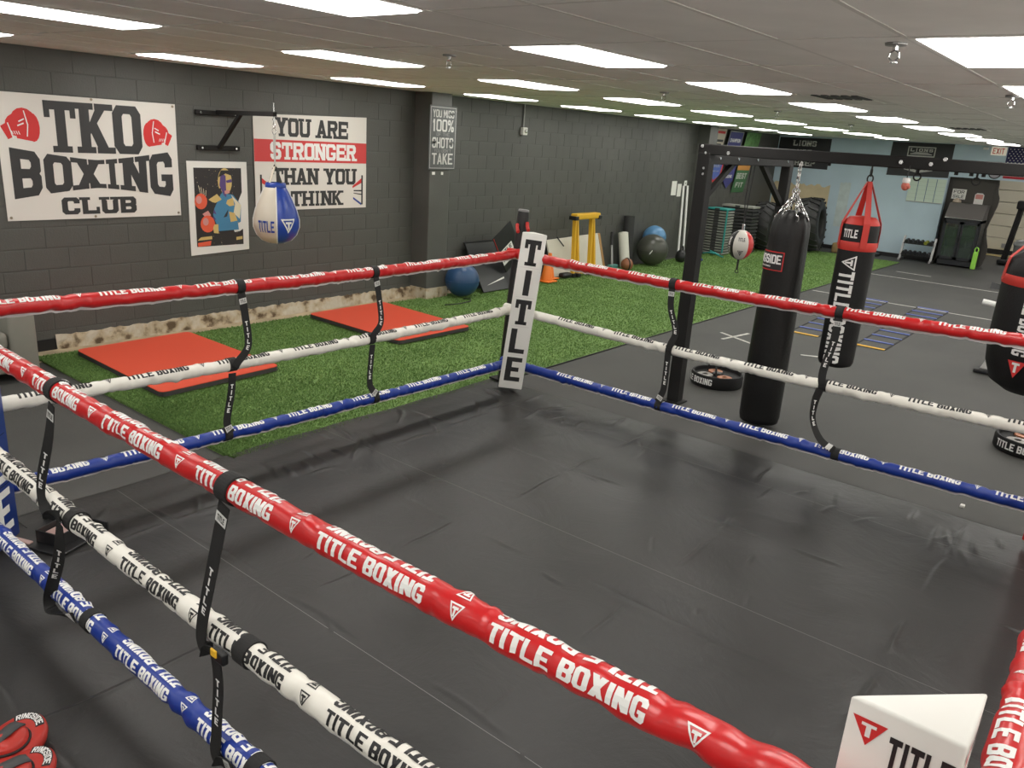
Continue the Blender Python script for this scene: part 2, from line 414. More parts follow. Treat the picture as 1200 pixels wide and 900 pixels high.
mb.prism(edge_, lambda u, v: (BX+.25, u, v), lambda u, v: (BX+.31, u, v))
struct(mb.build('wall_partition', m_dark), 'dark partition behind the drinks cooler')
mb = MB(); mb.box(26.6, 26.8, -8, 9, 0, 3); mb.box(BX+.2, 26.6, 4.45, 4.6, 0, 3)
struct(mb.build('wall_recess', m_white), 'plain wall of the recess with the roller door')
# sectional door
m_door = mat('cream door paint', (.62, .58, .46), .6, var=(1, .05))
d1 = thing('door_1', 'cream sectional overhead door with horizontal panels', None, (26.55, 3.2, 0)); d1['kind'] = 'structure'
for i in range(7):
    mb = MB(); mb.rbox(26.52, 26.57, 1.2, 4.2, .16+i*.33, .16+i*.33+.318, .012, 1); mb.build('panel', m_door, d1)
mb = MB(); mb.box(26.5, 26.56, 3.3, 3.42, .22, .34); mb.build('latch_plate', m_galv, d1)
mb = MB(); mb.box(26.53, 26.56, 1.2, 4.2, .04, .16); mb.build('bottom_seal', m_black, d1)
mb = MB(); mb.box(26.15, 26.5, .8, 4.3, 0, .02); struct(mb.build('trim_5', mat('yellow threshold', (.55, .45, .22), .8, var=(6, .2))), 'worn yellow threshold strip before the overhead door')
# right and rear walls of the room, outside the frame, kept pale to bounce light
mb = MB(); mb.box(-4, 27, -8.2, -8, 0, HC+.1); struct(mb.build('wall_right', m_white), 'off white wall on the far right')
mb = MB(); mb.box(-4.2, -4, -8.2, 9, 0, HC+.1); struct(mb.build('wall_front', m_white), 'off white wall behind the camera')

# ---- ceiling grid
CY = .5575; CX = 2*CY; GY0 = 1.03; GX0 = 3.84
mb = MB(); mb.box(-4.2, 27, -8.2, 9.2, HC+.012, HC+.15)
ce = struct(mb.build('ceiling', m_gap), 'suspended ceiling of white lay-in tiles')
cells = []; lamps = []; vents = []
for i in range(-8, 18):
    for j in range(-17, 15):
        x0 = GX0+i*CX; y0 = GY0+j*CY
        if x0 < -4.1 or x0 > 22.3 or y0 < -8.1 or y0 > 8.7: continue
        if i % 2 == 0 and j % 4 == 3 and x0 < 21.5: lamps.append((x0, y0, i, j)); continue
        if (i, j) in ((3, 2), (8, 2)): vents.append((x0, y0)); continue
        cells.append((x0, y0))
mb0 = MB(); mb0.box(.011, CX-.011, .009, CY-.009, 0, .012); tme = None
vis = lambda c: c[0] > 1.4 and c[1] > -.3+0*c[0] and c[1] < 8.1
cells.sort(key=lambda c: (not vis(c), math.hypot(c[0], c[1])))
for c in cells[:285]:
    if tme is None: o = mb0.build('ceiling_tile', m_tile); tme = o.data
    else: o = bpy.data.objects.new('ceiling_tile', tme); COL.objects.link(o)
    o.parent = ce; o.location = (c[0], c[1], HC+random.uniform(-.001, .0025)); o.rotation_euler = (random.uniform(-.002, .002), random.uniform(-.0015, .0015), 0)
mb = MB()
for c in cells[285:]: mb.add([(p[0]+c[0], p[1]+c[1], p[2]+HC) for p in mb0.v], mb0.f)
o = mb.build('far_ceiling_tiles', m_tile, ce); o['kind'] = 'stuff'
for j in range(-16, 15):
    y = GY0+j*CY
    if y > 8.7: continue
    mb = MB(); mb.box(-4, BX, y-.011, y+.011, HC-.002, HC+.01); mb.build('grid_bar', m_tee, ce)
mb1 = MB()
for i in range(-7, 18):
    x = GX0+i*CX
    if x > BX: continue
    mb = MB(); mb.box(x-.011, x+.011, -8, 8.75, HC-.0015, HC+.0095); mb.build('cross_bar', m_tee, ce)
# ---- recessed fluorescent fittings
m_lens = mat('lit prismatic lens', (.9, .9, .88), .5, emit=((1, .975, .925), LAMP))
m_lfr = mat('white fitting frame', (.75, .73, .70), .5)
def lamp_proto():
    t = thing('ceiling_light', 'x', 'ceiling light', (0, 0, 0), 'fluorescent ceiling lights')
    mb = MB(); D = .016
    mb.box(.008, CX-.008, .008, .035, -.006, .012); mb.box(.008, CX-.008, CY-.035, CY-.008, -.006, .012)
    mb.box(.008, .035, .035, CY-.035, -.006, .012); mb.box(CX-.035, CX-.008, .035, CY-.035, -.006, .012); mb.build('frame', m_lfr, t)
    mb = MB(); a = .035; e = .02
    lo = [(a, a), (CX-a, a), (CX-a, CY-a), (a, CY-a)]; li = [(a+e, a+e), (CX-a-e, a+e), (CX-a-e, CY-a-e), (a+e, CY-a-e)]
    mb.add([(x, y, 0) for x, y in lo]+[(x, y, -D) for x, y in li], [(0, 1, 5, 4), (1, 2, 6, 5), (2, 3, 7, 6), (3, 0, 4, 7), (4, 5, 6, 7)])
    mb.build('lens', m_lens, t); return t
lp = lamp_proto(); first = True
for y_ in (-.3, 1.6, 3.2): lamps.append((23.9, y_, 99, 99))  # unseen panels added in the recess to brighten the overhead door
lamps.sort()
rows = sorted({l[3] for l in lamps if l[3] < 99}, reverse=True)
RN = ['row nearest the block wall', 'second row from the block wall', 'third row from the block wall', 'fourth row from the block wall']
ON = ['first', 'second', 'third', 'fourth', 'fifth', 'sixth', 'seventh', 'eighth', 'ninth', 'tenth', 'eleventh', 'twelfth', 'thirteenth', 'fourteenth', 'fifteenth', 'sixteenth', 'seventeenth']
for (x0, y0, i, j) in lamps:
    if first: t = lp; first = False
    else: t = copy_tree(lp)
    t.location = (x0, y0, HC)
    if j == 99: t['label'] = 'unseen ceiling panel added to brighten the recess before the overhead door'; continue
    ri = rows.index(j); k = (i+2)//2
    if ri < 4 and k >= 0: t['label'] = 'bright ceiling panel, %s from the front in the %s' % (ON[k], RN[ri])
    else: t['label'] = 'bright fluorescent panel outside the view, near the off white walls'
# vents, sprinklers
for n, (x0, y0) in enumerate(vents):
    t = thing('ceiling_vent', ['slotted ceiling vent with a pale cover beside the near light row', 'slotted ceiling vent deep in the room near the end wall'][n], 'vent', (x0, y0, HC), 'ceiling vents')
    mb = MB(); mb.box(x0+.01, x0+CX-.01, y0+.01, y0+CY-.01, HC, HC+.01); mb.build('cover', m_lfr if n == 0 else m_tile, t)
    mb = MB(); mb.box(x0+.55, x0+.95, y0+.08, y0+CY-.08, HC-.006, HC); mb.build('diffuser', m_paper, t)
    for k in range(5):
        mb = MB(); mb.box(x0+.06, x0+.5, y0+.08+k*.085, y0+.13+k*.085, HC-.008, HC); mb.build('slat', mat('vent slat', (.05, .05, .05), .6), t)
SP = [(4.25, 4.06, 'between the two near light rows'), (4.03, 1.11, 'beside the big panel at upper right'), (6.93, 1.05, 'beside the panel at the right edge'), (7.32, 4.08, 'above the tall leaning white board'), (10.05, 4.0, 'above the hanging heavy bags'), (13.29, 4.09, 'deep in the room before the end wall')]
for (x, y, l) in SP:
    t = thing('sprinkler', 'chrome ceiling sprinkler head '+l, 'sprinkler', (x, y, HC), 'sprinkler heads')
    mb = MB(); mb.lathe([(.001, -.012), (.045, -.012), (.048, 0), (.001, 0)], (x, y, HC), 20); mb.build('plate', m_galv, t, smooth=True)
    mb = MB(); mb.tube([(x, y, HC-.01), (x, y, HC-.03)], .012, 10)
    mb.tube([(x, y, HC-.03), (x, y+.02, HC-.042), (x, y+.022, HC-.062), (x, y, HC-.08), (x, y-.022, HC-.062), (x, y-.02, HC-.042)], .004, 6, closed=True); mb.build('yoke', m_chrome, t)
    mb = MB(); mb.lathe([(.001, -.084), (.018, -.084), (.018, -.08), (.001, -.08)], (x, y, HC), 14); mb.build('deflector', m_chrome, t)

# ================================================================= TURF AND RING
def turf_mat():
    M = bpy.data.materials.new('artificial turf'); M.use_nodes = True; N = M.node_tree.nodes; L = M.node_tree.links; b = N['Principled BSDF']
    b.inputs['Roughness'].default_value = .75; tc = N.new('ShaderNodeTexCoord')
    n = N.new('ShaderNodeTexNoise'); n.inputs['Scale'].default_value = 45; n.inputs['Detail'].default_value = 6; L.new(tc.outputs['Object'], n.inputs['Vector'])
    r = N.new('ShaderNodeValToRGB'); e = r.color_ramp.elements
    e[0].position = .3; e[0].color = (.095, .185, .04, 1); e[1].position = .72; e[1].color = (.25, .41, .12, 1)
    L.new(n.outputs['Fac'], r.inputs['Fac'])
    n3 = N.new('ShaderNodeTexNoise'); n3.inputs['Scale'].default_value = 1.6; n3.inputs['Detail'].default_value = 4; L.new(tc.outputs['Object'], n3.inputs['Vector'])
    r3 = N.new('ShaderNodeValToRGB'); r3.color_ramp.elements[0].position = .3; r3.color_ramp.elements[1].position = .7
    r3.color_ramp.elements[0].color = (.82, .86, .8, 1); r3.color_ramp.elements[1].color = (1.12, 1.1, 1.1, 1)
    L.new(n3.outputs['Fac'], r3.inputs['Fac'])
    mx = N.new('ShaderNodeMix'); mx.data_type = 'RGBA'; mx.blend_type = 'MULTIPLY'; mx.inputs['Factor'].default_value = 1
    L.new(r.outputs['Color'], mx.inputs['A']); L.new(r3.outputs['Color'], mx.inputs['B']); L.new(mx.outputs['Result'], b.inputs['Base Color'])
    n2 = N.new('ShaderNodeTexNoise'); n2.inputs['Scale'].default_value = 220; L.new(tc.outputs['Object'], n2.inputs['Vector'])
    bp = N.new('ShaderNodeBump'); bp.inputs['Strength'].default_value = .8; bp.inputs['Distance'].default_value = .01; L.new(n2.outputs['Fac'], bp.inputs['Height']); L.new(bp.outputs['Normal'], b.inputs['Normal'])
    return M
m_turf = turf_mat()
TX0, TX1, TY0, TY1, TZ = 2.92, 21.2, 4.78, 8.18, .014
tf = thing('turf_carpet', 'green artificial turf strip laid along the charcoal block wall', 'turf', ((TX0+TX1)/2, (TY0+TY1)/2, 0))
mb = MB(); mb.box(TX0, TX1, TY0, TY1, 0, TZ); mb.build('backing', m_turf, tf)
# blades, denser near the camera
nb = 170000
xs = TX0+(TX1-TX0)*np.random.rand(nb)**2.2; ys = TY0+(TY1-TY0)*np.random.rand(nb)
an = np.random.rand(nb)*2*PI; hh = .012+.012*np.random.rand(nb); ww = .0035+.003*np.random.rand(nb)*(1+xs/8)
lean = .008*np.random.randn(nb, 2)
vv = np.zeros((nb, 3, 3)); ca, sa = np.cos(an)*ww, np.sin(an)*ww
vv[:, 0] = np.stack([xs-ca, ys-sa, np.full(nb, TZ)], 1); vv[:, 1] = np.stack([xs+ca, ys+sa, np.full(nb, TZ)], 1)
vv[:, 2] = np.stack([xs+lean[:, 0], ys+lean[:, 1], TZ+hh], 1)
vv = vv.reshape(-1, 3)-np.array(tf.location)
me = bpy.data.meshes.new('turf_pile'); me.vertices.add(nb*3); me.vertices.foreach_set('co', vv.ravel())
me.loops.add(nb*3); me.loops.foreach_set('vertex_index', np.arange(nb*3, dtype=np.int32)); me.polygons.add(nb)
me.polygons.foreach_set('loop_start', np.arange(0, nb*3, 3, dtype=np.int32)); me.update(calc_edges=True); me.materials.append(m_turf)
o = bpy.data.objects.new('turf_pile', me); COL.objects.link(o); o.parent = tf; o['kind'] = 'stuff'
mb = MB(); mb.box(TX0, TX1, TY0-.012, TY0, 0, .012); mb.build('edge_binding', m_black, tf)

# ring canvas: vinyl sheet with creases
def canvas_mat():
    M = bpy.data.materials.new('black ring canvas'); M.use_nodes = True; N = M.node_tree.nodes; L = M.node_tree.links; b = N['Principled BSDF']
    tc = N.new('ShaderNodeTexCoord')
    n = N.new('ShaderNodeTexNoise'); n.inputs['Scale'].default_value = 1.1; n.inputs['Detail'].default_value = 7; n.inputs['Roughness'].default_value = .6; L.new(tc.outputs['Object'], n.inputs['Vector'])
    r = N.new('ShaderNodeValToRGB'); e = r.color_ramp.elements
    e[0].position = .3; e[0].color = (.021, .0205, .020, 1); e[1].position = .7; e[1].color = (.034, .033, .032, 1)
    L.new(n.outputs['Fac'], r.inputs['Fac']); L.new(r.outputs['Color'], b.inputs['Base Color'])
    rr = N.new('ShaderNodeMapRange'); rr.inputs['To Min'].default_value = .30; rr.inputs['To Max'].default_value = .48; L.new(n.outputs['Fac'], rr.inputs['Value']); L.new(rr.outputs['Result'], b.inputs['Roughness'])
    b.inputs['Specular IOR Level'].default_value = .42
    mp = N.new('ShaderNodeMapping'); mp.inputs['Scale'].default_value = (1.1, .8, 1); mp.inputs['Rotation'].default_value = (0, 0, .5); L.new(tc.outputs['Object'], mp.inputs['Vector'])
    n2 = N.new('ShaderNodeTexNoise'); n2.inputs['Scale'].default_value = 2.2; n2.inputs['Detail'].default_value = 9; n2.inputs['Roughness'].default_value = .62; n2.inputs['Distortion'].default_value = .9; L.new(mp.outputs['Vector'], n2.inputs['Vector'])
    bp = N.new('ShaderNodeBump'); bp.inputs['Strength'].default_value = .45; bp.inputs['Distance'].default_value = .02; L.new(n2.outputs['Fac'], bp.inputs['Height']); L.new(bp.outputs['Normal'], b.inputs['Normal'])
    return M
m_canvas = canvas_mat()
KX0, KX1, KY0, KY1 = -1.0, 5.97, -1.0, 4.87
rnd = random.Random(5)
creases = []
for gx_ in (.9, 2.15, 3.36, 4.6):      # edges of the foam mats underneath
    for q in range(7): y0 = -.8+q*.8+rnd.uniform(-.2, .2); creases.append((gx_+rnd.uniform(-.02, .02), y0, gx_+rnd.uniform(-.02, .02), y0+rnd.uniform(.3, .75), rnd.uniform(.0015, .0035), .012))
for gy_ in (.55, 1.75, 2.97, 4.2):
    for q in range(9): x0 = -.9+q*.78+rnd.uniform(-.2, .2); creases.append((x0, gy_+rnd.uniform(-.03, .03), x0+rnd.uniform(.25, .7), gy_+rnd.uniform(-.03, .03), rnd.uniform(.0015, .004), .012))
for q in range(46):                     # puckers near the laced edges
    if q % 2: x0 = rnd.uniform(5.3, 5.8); y0 = rnd.uniform(.2, 4.7)
    else: y0 = rnd.uniform(4.2, 4.75); x0 = rnd.uniform(1.7, 5.8)
    a = rnd.uniform(-.5, .5)+(0 if q % 2 else 1.2); l = rnd.uniform(.15, .5); creases.append((x0-l/2*math.cos(a), y0-l/2*math.sin(a), x0+l/2*math.cos(a), y0+l/2*math.sin(a), rnd.uniform(.002, .005), .016))
for q in range(30):
    x0 = rnd.uniform(1.2, 5.6); y0 = rnd.uniform(.2, 4.5); a = rnd.uniform(0, PI); l = rnd.uniform(.06, .25)
    creases.append((x0, y0, x0+l*math.cos(a), y0+l*math.sin(a), rnd.uniform(.001, .003), .01))
nx, ny = 760, 640
gx_, gy_ = np.meshgrid(np.linspace(KX0, KX1, nx), np.linspace(KY0, KY1, ny), indexing='ij')
zz = np.full(gx_.shape, .026)
zz += .0016*np.sin(gx_*2.1+1.2*np.sin(gy_*1.3))*np.sin(gy_*1.7+.8)
hx, hy = (KX1-KX0)/(nx-1), (KY1-KY0)/(ny-1)
for (ax, ay, bx_, by_, hgt, wd) in creases:
    wd = wd*.8
    i0 = max(0, int((min(ax, bx_)-.06-KX0)/hx)); i1 = min(nx, int((max(ax, bx_)+.06-KX0)/hx)+1); j0 = max(0, int((min(ay, by_)-.06-KY0)/hy)); j1 = min(ny, int((max(ay, by_)+.06-KY0)/hy)+1)
    if i1 <= i0 or j1 <= j0: continue
    gx1, gy1 = gx_[i0:i1, j0:j1], gy_[i0:i1, j0:j1]
    dx, dy = bx_-ax, by_-ay; l2 = dx*dx+dy*dy; t = np.clip(((gx1-ax)*dx+(gy1-ay)*dy)/l2, 0, 1); ln = math.sqrt(l2)
    sd = ((gx1-ax)*dy-(gy1-ay)*dx)/ln+.012*np.sin(t*7+ax*9)*min(1, ln)      # signed distance, slightly bent
    e2 = sd**2+np.where((t <= 0) | (t >= 1), (gx1-ax-t*dx)**2+(gy1-ay-t*dy)**2, 0)
    zz[i0:i1, j0:j1] += 2.2*hgt*(np.exp(-e2/(2*wd*wd))+.5*np.clip(sd/wd, -1, 1)*np.exp(-e2/(18*wd*wd)))*np.sin(PI*np.clip(t, .03, .97))
ex = gx_.copy(); ey = gy_.copy()
edge = np.minimum(np.minimum(KX1-gx_, KY1-gy_), np.minimum(gx_-KX0, gy_-KY0))
low = np.where(KY1-gy_ < .05, .020, .002)
zz = np.where(edge < .04, low+(zz-low)*np.clip(edge/.04, 0, 1)**.5, zz)
ex += np.where(gx_ > KX1-.08, (.010*np.sin(gy_*3.1)+.006*np.sin(gy_*9))*(1-(KX1-gx_)/.08), 0); ey += np.where(gy_ > KY1-.08, (.010*np.sin(gx_*2.3)+.006*np.sin(gx_*8))*(1-(KY1-gy_)/.08), 0)
vs = np.stack([ex, ey, zz], 2).reshape(-1, 3)
idx = np.arange(nx*ny).reshape(nx, ny)
fs = np.stack([idx[:-1, :-1], idx[1:, :-1], idx[1:, 1:], idx[:-1, 1:]], 2).reshape(-1, 4)
cv = thing('ring_canvas', 'black vinyl ring canvas stretched over floor mats', 'canvas', (2.5, 2, 0))
me = bpy.data.meshes.new('sheet'); me.vertices.add(nx*ny); me.vertices.foreach_set('co', (vs-np.array(cv.location)).ravel())
nf = len(fs); me.loops.add(nf*4); me.loops.foreach_set('vertex_index', fs.astype(np.int32).ravel()); me.polygons.add(nf); me.polygons.foreach_set('loop_start', np.arange(0, nf*4, 4, dtype=np.int32))
me.polygons.foreach_set('use_smooth', np.ones(nf, dtype=bool)); me.update(calc_edges=True); me.materials.append(m_canvas)
o = bpy.data.objects.new('sheet', me); COL.objects.link(o); o.parent = cv
m_thread = mat('seam thread', (.20, .20, .19), .7)
for x in (.45, 2.1, 3.75, 5.4):
    mb = MB(); n = 60
    for q in range(n):
        y0 = KY0+.06+(KY1-KY0-.12)*q/n; y1 = KY0+.06+(KY1-KY0-.12)*(q+1)/n
        zz_ = lambda y: zz[min(nx-1, int((x-KX0)/(KX1-KX0)*(nx-1)+.5)), min(ny-1, int((y-KY0)/(KY1-KY0)*(ny-1)+.5))]+.0012
        mb.add([(x-.0017, y0, zz_(y0)), (x+.0017, y0, zz_(y0)), (x+.0017, y1, zz_(y1)), (x-.0017, y1, zz_(y1))], [(0, 1, 2, 3)])
    mb.build('seam', m_thread, cv)

# ---- ring posts
RX0, RX1, RY0, RY1 = 1.205, 5.86, -.012, 4.63       # rope lines
m_postpad = mat('black post padding', (.014, .014, .015), .45, bump=(30, .1))
m_redw = mat('red webbing', (.55, .035, .03), .6)
m_bvin = mat('royal blue vinyl', (.015, .045, .24), .35, bump=(12, .1))
m_rvin = mat('red rope vinyl', (.56, .014, .016), .32, bump=(25, .12), coat=.1)
m_wrope = mat('white rope vinyl', (.80, .78, .71), .36, bump=(25, .12))
m_brope = mat('blue rope vinyl', (.008, .034, .26), .34, bump=(25, .12))
m_flap = mat('pale seam binding', (.68, .64, .64), .5)
m_pw = mat('white corner pad vinyl', (.80, .79, .75), .42, bump=(14, .12))
POSTS = {'A': ((5.935, 4.765), 'far corner behind the white pad'), 'B': ((1.10, 4.73), 'left corner behind the blue pad'), 'C': ((1.10, -.10), 'near right corner beside the camera'), 'D': ((5.96, -.10), 'right corner outside the view')}
for k, ((x, y), l) in POSTS.items():
    t = thing('ring_post', 'round black ring post at the '+l, 'ring post', (x, y, 0), 'ring posts')
    mb = MB(); mb.lathe([(.055, .04), (.056, 1.66), (.05, 1.70), (.001, 1.705)], (x, y, 0), 24); mb.build('padding', m_postpad, t, angle=40)
    mb = MB(); mb.lathe([(.053, 1.695), (.05, 1.712), (.001, 1.714)], (x, y, 0), 24); mb.build('cap', mat('grey post cap', (.16, .16, .16), .4), t, smooth=True)
    mb = MB(); mb.box(x-.1, x+.1, y-.1, y+.1, .03, .045); mb.build('base_plate', m_steel, t)
    sx = -1 if x > 3 else 1; sy = -1 if y > 2 else 1
    if k == 'A':
        t.rotation_mode = 'AXIS_ANGLE'; t.rotation_axis_angle = (math.radians(3.3), .788, .616, 0)      # this post leans a little
        for (ox, oy, z) in ((-.02, -.075, 1.60), (-.075, .0, 1.575)):
            mb = MB(); mb.tube([(x+ox, y+oy, z+.0), (x+ox-.02, y+oy-.02, z-.03), (x+ox-.05, y+oy-.06, z-.06)], .017, 8); mb.build('tie_strap', m_redw, t)
# ---- corner pads
LEAN = Vector((.788, .616, 0)).normalized()
PA = .18; PZ0 = .06
PADS = {'A': ((5.755, 4.55), -1, -1, m_pw, m_ink, 'tall white corner pad with stacked black capitals on the far post'),
        'B': ((1.265, 4.565), 1, -1, m_bvin, m_wink, 'blue corner pad with stacked white capitals at the left edge'),
        'C': ((1.263, .042), 1, 1, m_pw, m_ink, 'white corner pad with red triangle emblem at lower right'),
        'D': ((5.80, .05), -1, 1, m_rvin, m_wink, 'corner pad of the right ring corner outside the view')}
for k, ((vx, vy), sx, sy, mv, mi_, l) in PADS.items():
    PZ1 = 1.5 if k == 'C' else 1.545
    PA = .165 if k == 'A' else .18
    t = thing('corner_pad', l, 'corner pad', (vx+sx*.06, vy+sy*.06, 0), 'ring corner pads')
    P = [(vx, vy), (vx+sx*PA, vy), (vx, vy+sy*PA)]
    bm = bmesh.new(); bot = [bm.verts.new((*p, PZ0)) for p in P]; tp = [bm.verts.new((*p, PZ1)) for p in P]
    bm.faces.new(bot); bm.faces.new(tp)
    for i in range(3): bm.faces.new((bot[i], bot[(i+1) % 3], tp[(i+1) % 3], tp[i]))
    bmesh.ops.recalc_face_normals(bm, faces=bm.faces[:]); bmesh.ops.bevel(bm, geom=bm.edges[:], offset=.007, segments=3, profile=.5, affect='EDGES')
    mb = MB(); mb.frombm(bm); mb.build('foam_body', mv, t, angle=35)
    # inner face print
    c = Vector((vx+sx*PA/2, vy+sy*PA/2, 0)); n = Vector((sx, sy, 0)).normalized(); rt = (-n).cross(Vector((0, 0, 1)))
    fn = lambda u, v: c+n*.0016+rt*u+Vector((0, 0, v))
    hyp = PA*math.sqrt(2); mb = MB()
    for q, ch in enumerate('TITLE'):
        z1 = PZ1-.06-q*.278; hgt = .236; gw = .148 if ch != 'I' else .064
        pol = [[(x*gw-gw/2, y*hgt) for x, y in p] for p in glyph(ch, .38 if ch != 'I' else .9, .18, ch == 'T')]
        printed(mb, shift(pol, 0, z1-hgt), fn)
    mb.build('lettering', mi_, t)
    for q in range(1, 5):
        mb = MB(); z = PZ1-.06-q*.278+.021; printed(mb, [[(-hyp/2+.03, z), (hyp/2-.03, z), (hyp/2-.03, z+.004), (-hyp/2+.03, z+.004)]], fn)
        mb.build('stitch_line', m_flap if mv is not m_bvin else m_ink, t)
    # outer faces: emblem and word
    for (nn, cc) in ((Vector((-sx, 0, 0)), Vector((vx, vy+sy*PA/2, 0))), (Vector((0, -sy, 0)), Vector((vx+sx*PA/2, vy, 0)))):
        r2 = (-nn).cross(Vector((0, 0, 1))); f2 = lambda u, v: cc+nn*.0016+r2*u+Vector((0, 0, v))
        mb = MB(); zc = PZ1-.055; s_ = .05
        printed(mb, [[(-.078, zc+s_/2), (-.022, zc+s_/2), (-.05, zc-s_/2)]], f2, 0)
        f3 = lambda u, v: cc+nn*.0024+r2*u+Vector((0, 0, v))
        tt = [[(x*.024-.062, y*.026+zc-.008) for x, y in p] for p in glyph('T', .34, .24)]
        printed(mb, tt, f3, 1)
        mb.build('emblem', [m_rink, m_wink], t)
        mb = MB(); printed(mb, shift(layout('TITLE', .098, .06, gap=.12, s=.34, b=.2), -.016, zc-.047), f2); mb.build('lettering', mi_, t)
        if k == 'A': t.rotation_mode = 'AXIS_ANGLE'; t.rotation_axis_angle = (math.radians(5.2), .788, .616, 0)
        mb = MB(); printed(mb, [[(-.055, PZ1-.155), (.02, PZ1-.155), (.02, PZ1-.135), (-.055, PZ1-.135)]], f2); mb.build('sewn_label', m_paper, t)

# ---- ring ropes
class Rope:
    def __init__(s, p0, p1, z0, z1, sag, nout, seed, r=.041):
        s.p0 = Vector((*p0, z0)); s.p1 = Vector((*p1, z1)); s.sag = sag; s.n = Vector((*nout, 0)); s.r = r
        s.L = (s.p1-s.p0).length; s.t = (s.p1-s.p0).normalized(); rn = random.Random(seed)
        s.w = [(rn.uniform(8, 60), rn.randint(-3, 3), rn.uniform(0, 6.28), rn.uniform(.2, 1)) for _ in range(14)]
        s.bk = {}
        for _ in range(int(s.L*60)):
            d0 = rn.uniform(0, s.L); q = (d0, rn.uniform(-PI, PI), rn.uniform(.007, .024), rn.uniform(.25, .8), rn.choice((-1, -1, 1))*rn.uniform(.06, .19))
            for kk in (int(d0/.12)-1, int(d0/.12), int(d0/.12)+1): s.bk.setdefault(kk, []).append(q)
    def c(s, d):
        u = d/s.L; return s.p0.lerp(s.p1, u)-Vector((0, 0, 4*s.sag*u*(1-u)))
    def rad(s, d, a):
        k = sum(w_[3]*math.sin(w_[0]*d+w_[1]*a+w_[2]) for w_ in s.w)/14
        g = 0.
        for (d0, a0, sd, sa, h_) in s.bk.get(int(d/.12), ()):
            da = (a-a0+PI) % (2*PI)-PI; e_ = ((d-d0)/sd)**2+(da/sa)**2
            if e_ < 8: g += h_*math.exp(-e_/2)
        return s.r*(1+.09*k+g+.06*max(0, -math.cos(a)))
    def pt(s, d, a, off=0.):
        """a = angle from the top towards the outside"""
        R = s.rad(d, a)+off; return s.c(d)+R*(math.cos(a)*Vector((0, 0, 1))+math.sin(a)*s.n)
ROPES = {}
def rope(key, lvl, p0, p1, z0, z1, sag, nout, mv, mi_, label, ph, seed, flap):
    R = Rope(p0, p1, z0, z1, sag, nout, seed); ROPES[(key, lvl)] = R
    t = thing('ring_rope', label, 'ring rope', R.c(R.L/2)-Vector((0, 0, .06)), 'ring ropes')
    n = 520; k = 24; mb = MB(); vs = []; fs = []
    for i in range(n+1):
        for j in range(k): vs.append(R.pt(R.L*i/n, 2*PI*j/k))
    for i in range(n):
        for j in range(k): fs.append((i*k+j, i*k+(j+1) % k, (i+1)*k+(j+1) % k, (i+1)*k+j))
    mb.add(vs, fs); mb.build('cover', mv, t, smooth=True)
    if flap:
        mb = MB(); vs = []; fs = []
        for i in range(n+1):
            d = R.L*i/n; wv = .004*math.sin(17*d)+.003*math.sin(41*d)
            a = R.pt(d, PI, -.003); b = a+Vector((0, 0, -.016-wv*.6))+R.n*wv
            for p in (a+R.n*.002, a-R.n*.002, b-R.n*.002, b+R.n*.002): vs.append(p)
        for i in range(n):
            for j in range(4): fs.append((i*4+j, i*4+(j+1) % 4, (i+1)*4+(j+1) % 4, (i+1)*4+j))
        mb.add(vs, fs); mb.build('seam_flap', m_flap, t)
    mb = MB(); pitch = .6
    word = dice(layout('TITLE BOXING', .40, .046, gap=.08, s=.36, b=.19), .02, .014)
    logo = dice(shift(tri_logo(.044), .50, .023), .015, .014)
    for side in (1, -1):
        rt = (-(side*R.n)).cross(Vector((0, 0, 1))); sg = 1 if rt.dot(R.t) > 0 else -1
        for q in range(-1, 10):
            base = ph+q*pitch
            st = base if sg > 0 else base+.40
            if side < 0: st = (base+.40) if sg < 0 else base
            if base < .12 or base+pitch > R.L-.05: continue
            def fn(u, v):
                d = st+sg*u; a = math.radians(97 if side > 0 else 54)-v/R.r
                return R.pt(d, side*a, .0011)
            printed(mb, word, fn); printed(mb, logo, fn)
    mb.build('lettering', mi_, t)
    return t
zs = {'A': (1.315, .785, .25), 'B': (1.345, .815, .34), 'C': (1.34, .815, .34), 'D': (1.36, .80, .29)}
RV = [(m_rvin, m_wink, 'red'), (m_wrope, m_ink, 'white'), (m_brope, m_wink, 'blue')]
LV = ['top', 'middle', 'bottom']
SIDE = {'AB': ((RX0-.1, RY1), (RX1+.1, RY1), 'B', 'A', (0, 1), 'on the far left ring side before the turf', (.035, .03, .02)),
        'AD': ((RX1, RY0-.1), (RX1, RY1+.1), 'D', 'A', (1, 0), 'on the far right ring side before the punch bags', (.04, .045, .02)),
        'BC': ((RX0, RY0-.1), (RX0, RY1+.1), 'C', 'B', (-1, 0), 'crossing the foreground from the left edge', (.05, .075, .045)),
        'CD': ((RX0-.1, RY0), (RX1+.1, RY0), 'C', 'D', (0, -1), 'rising at the lower right corner of the picture', (.04, .045, .03))}
PH = {'AB': (.30, .42, .36), 'AD': (.12, .2, .16), 'BC': (.05, .02, .14), 'CD': (.2, .35, .5)}
for key, (p0, p1, a, b, nout, wh, sg) in SIDE.items():
    for lv in range(3):
        mv, mi_, cn = RV[lv]
        rope(key, lv, p0, p1, zs[a][lv], zs[b][lv], sg[lv], nout, mv, mi_, '%s covered %s rope %s' % (cn, LV[lv], wh), PH[key][lv], hash((key, lv)) % 1 + len(key)*10+lv*7+ord(key[0])+ord(key[1]), lv != 1 and key != 'BC' and True)
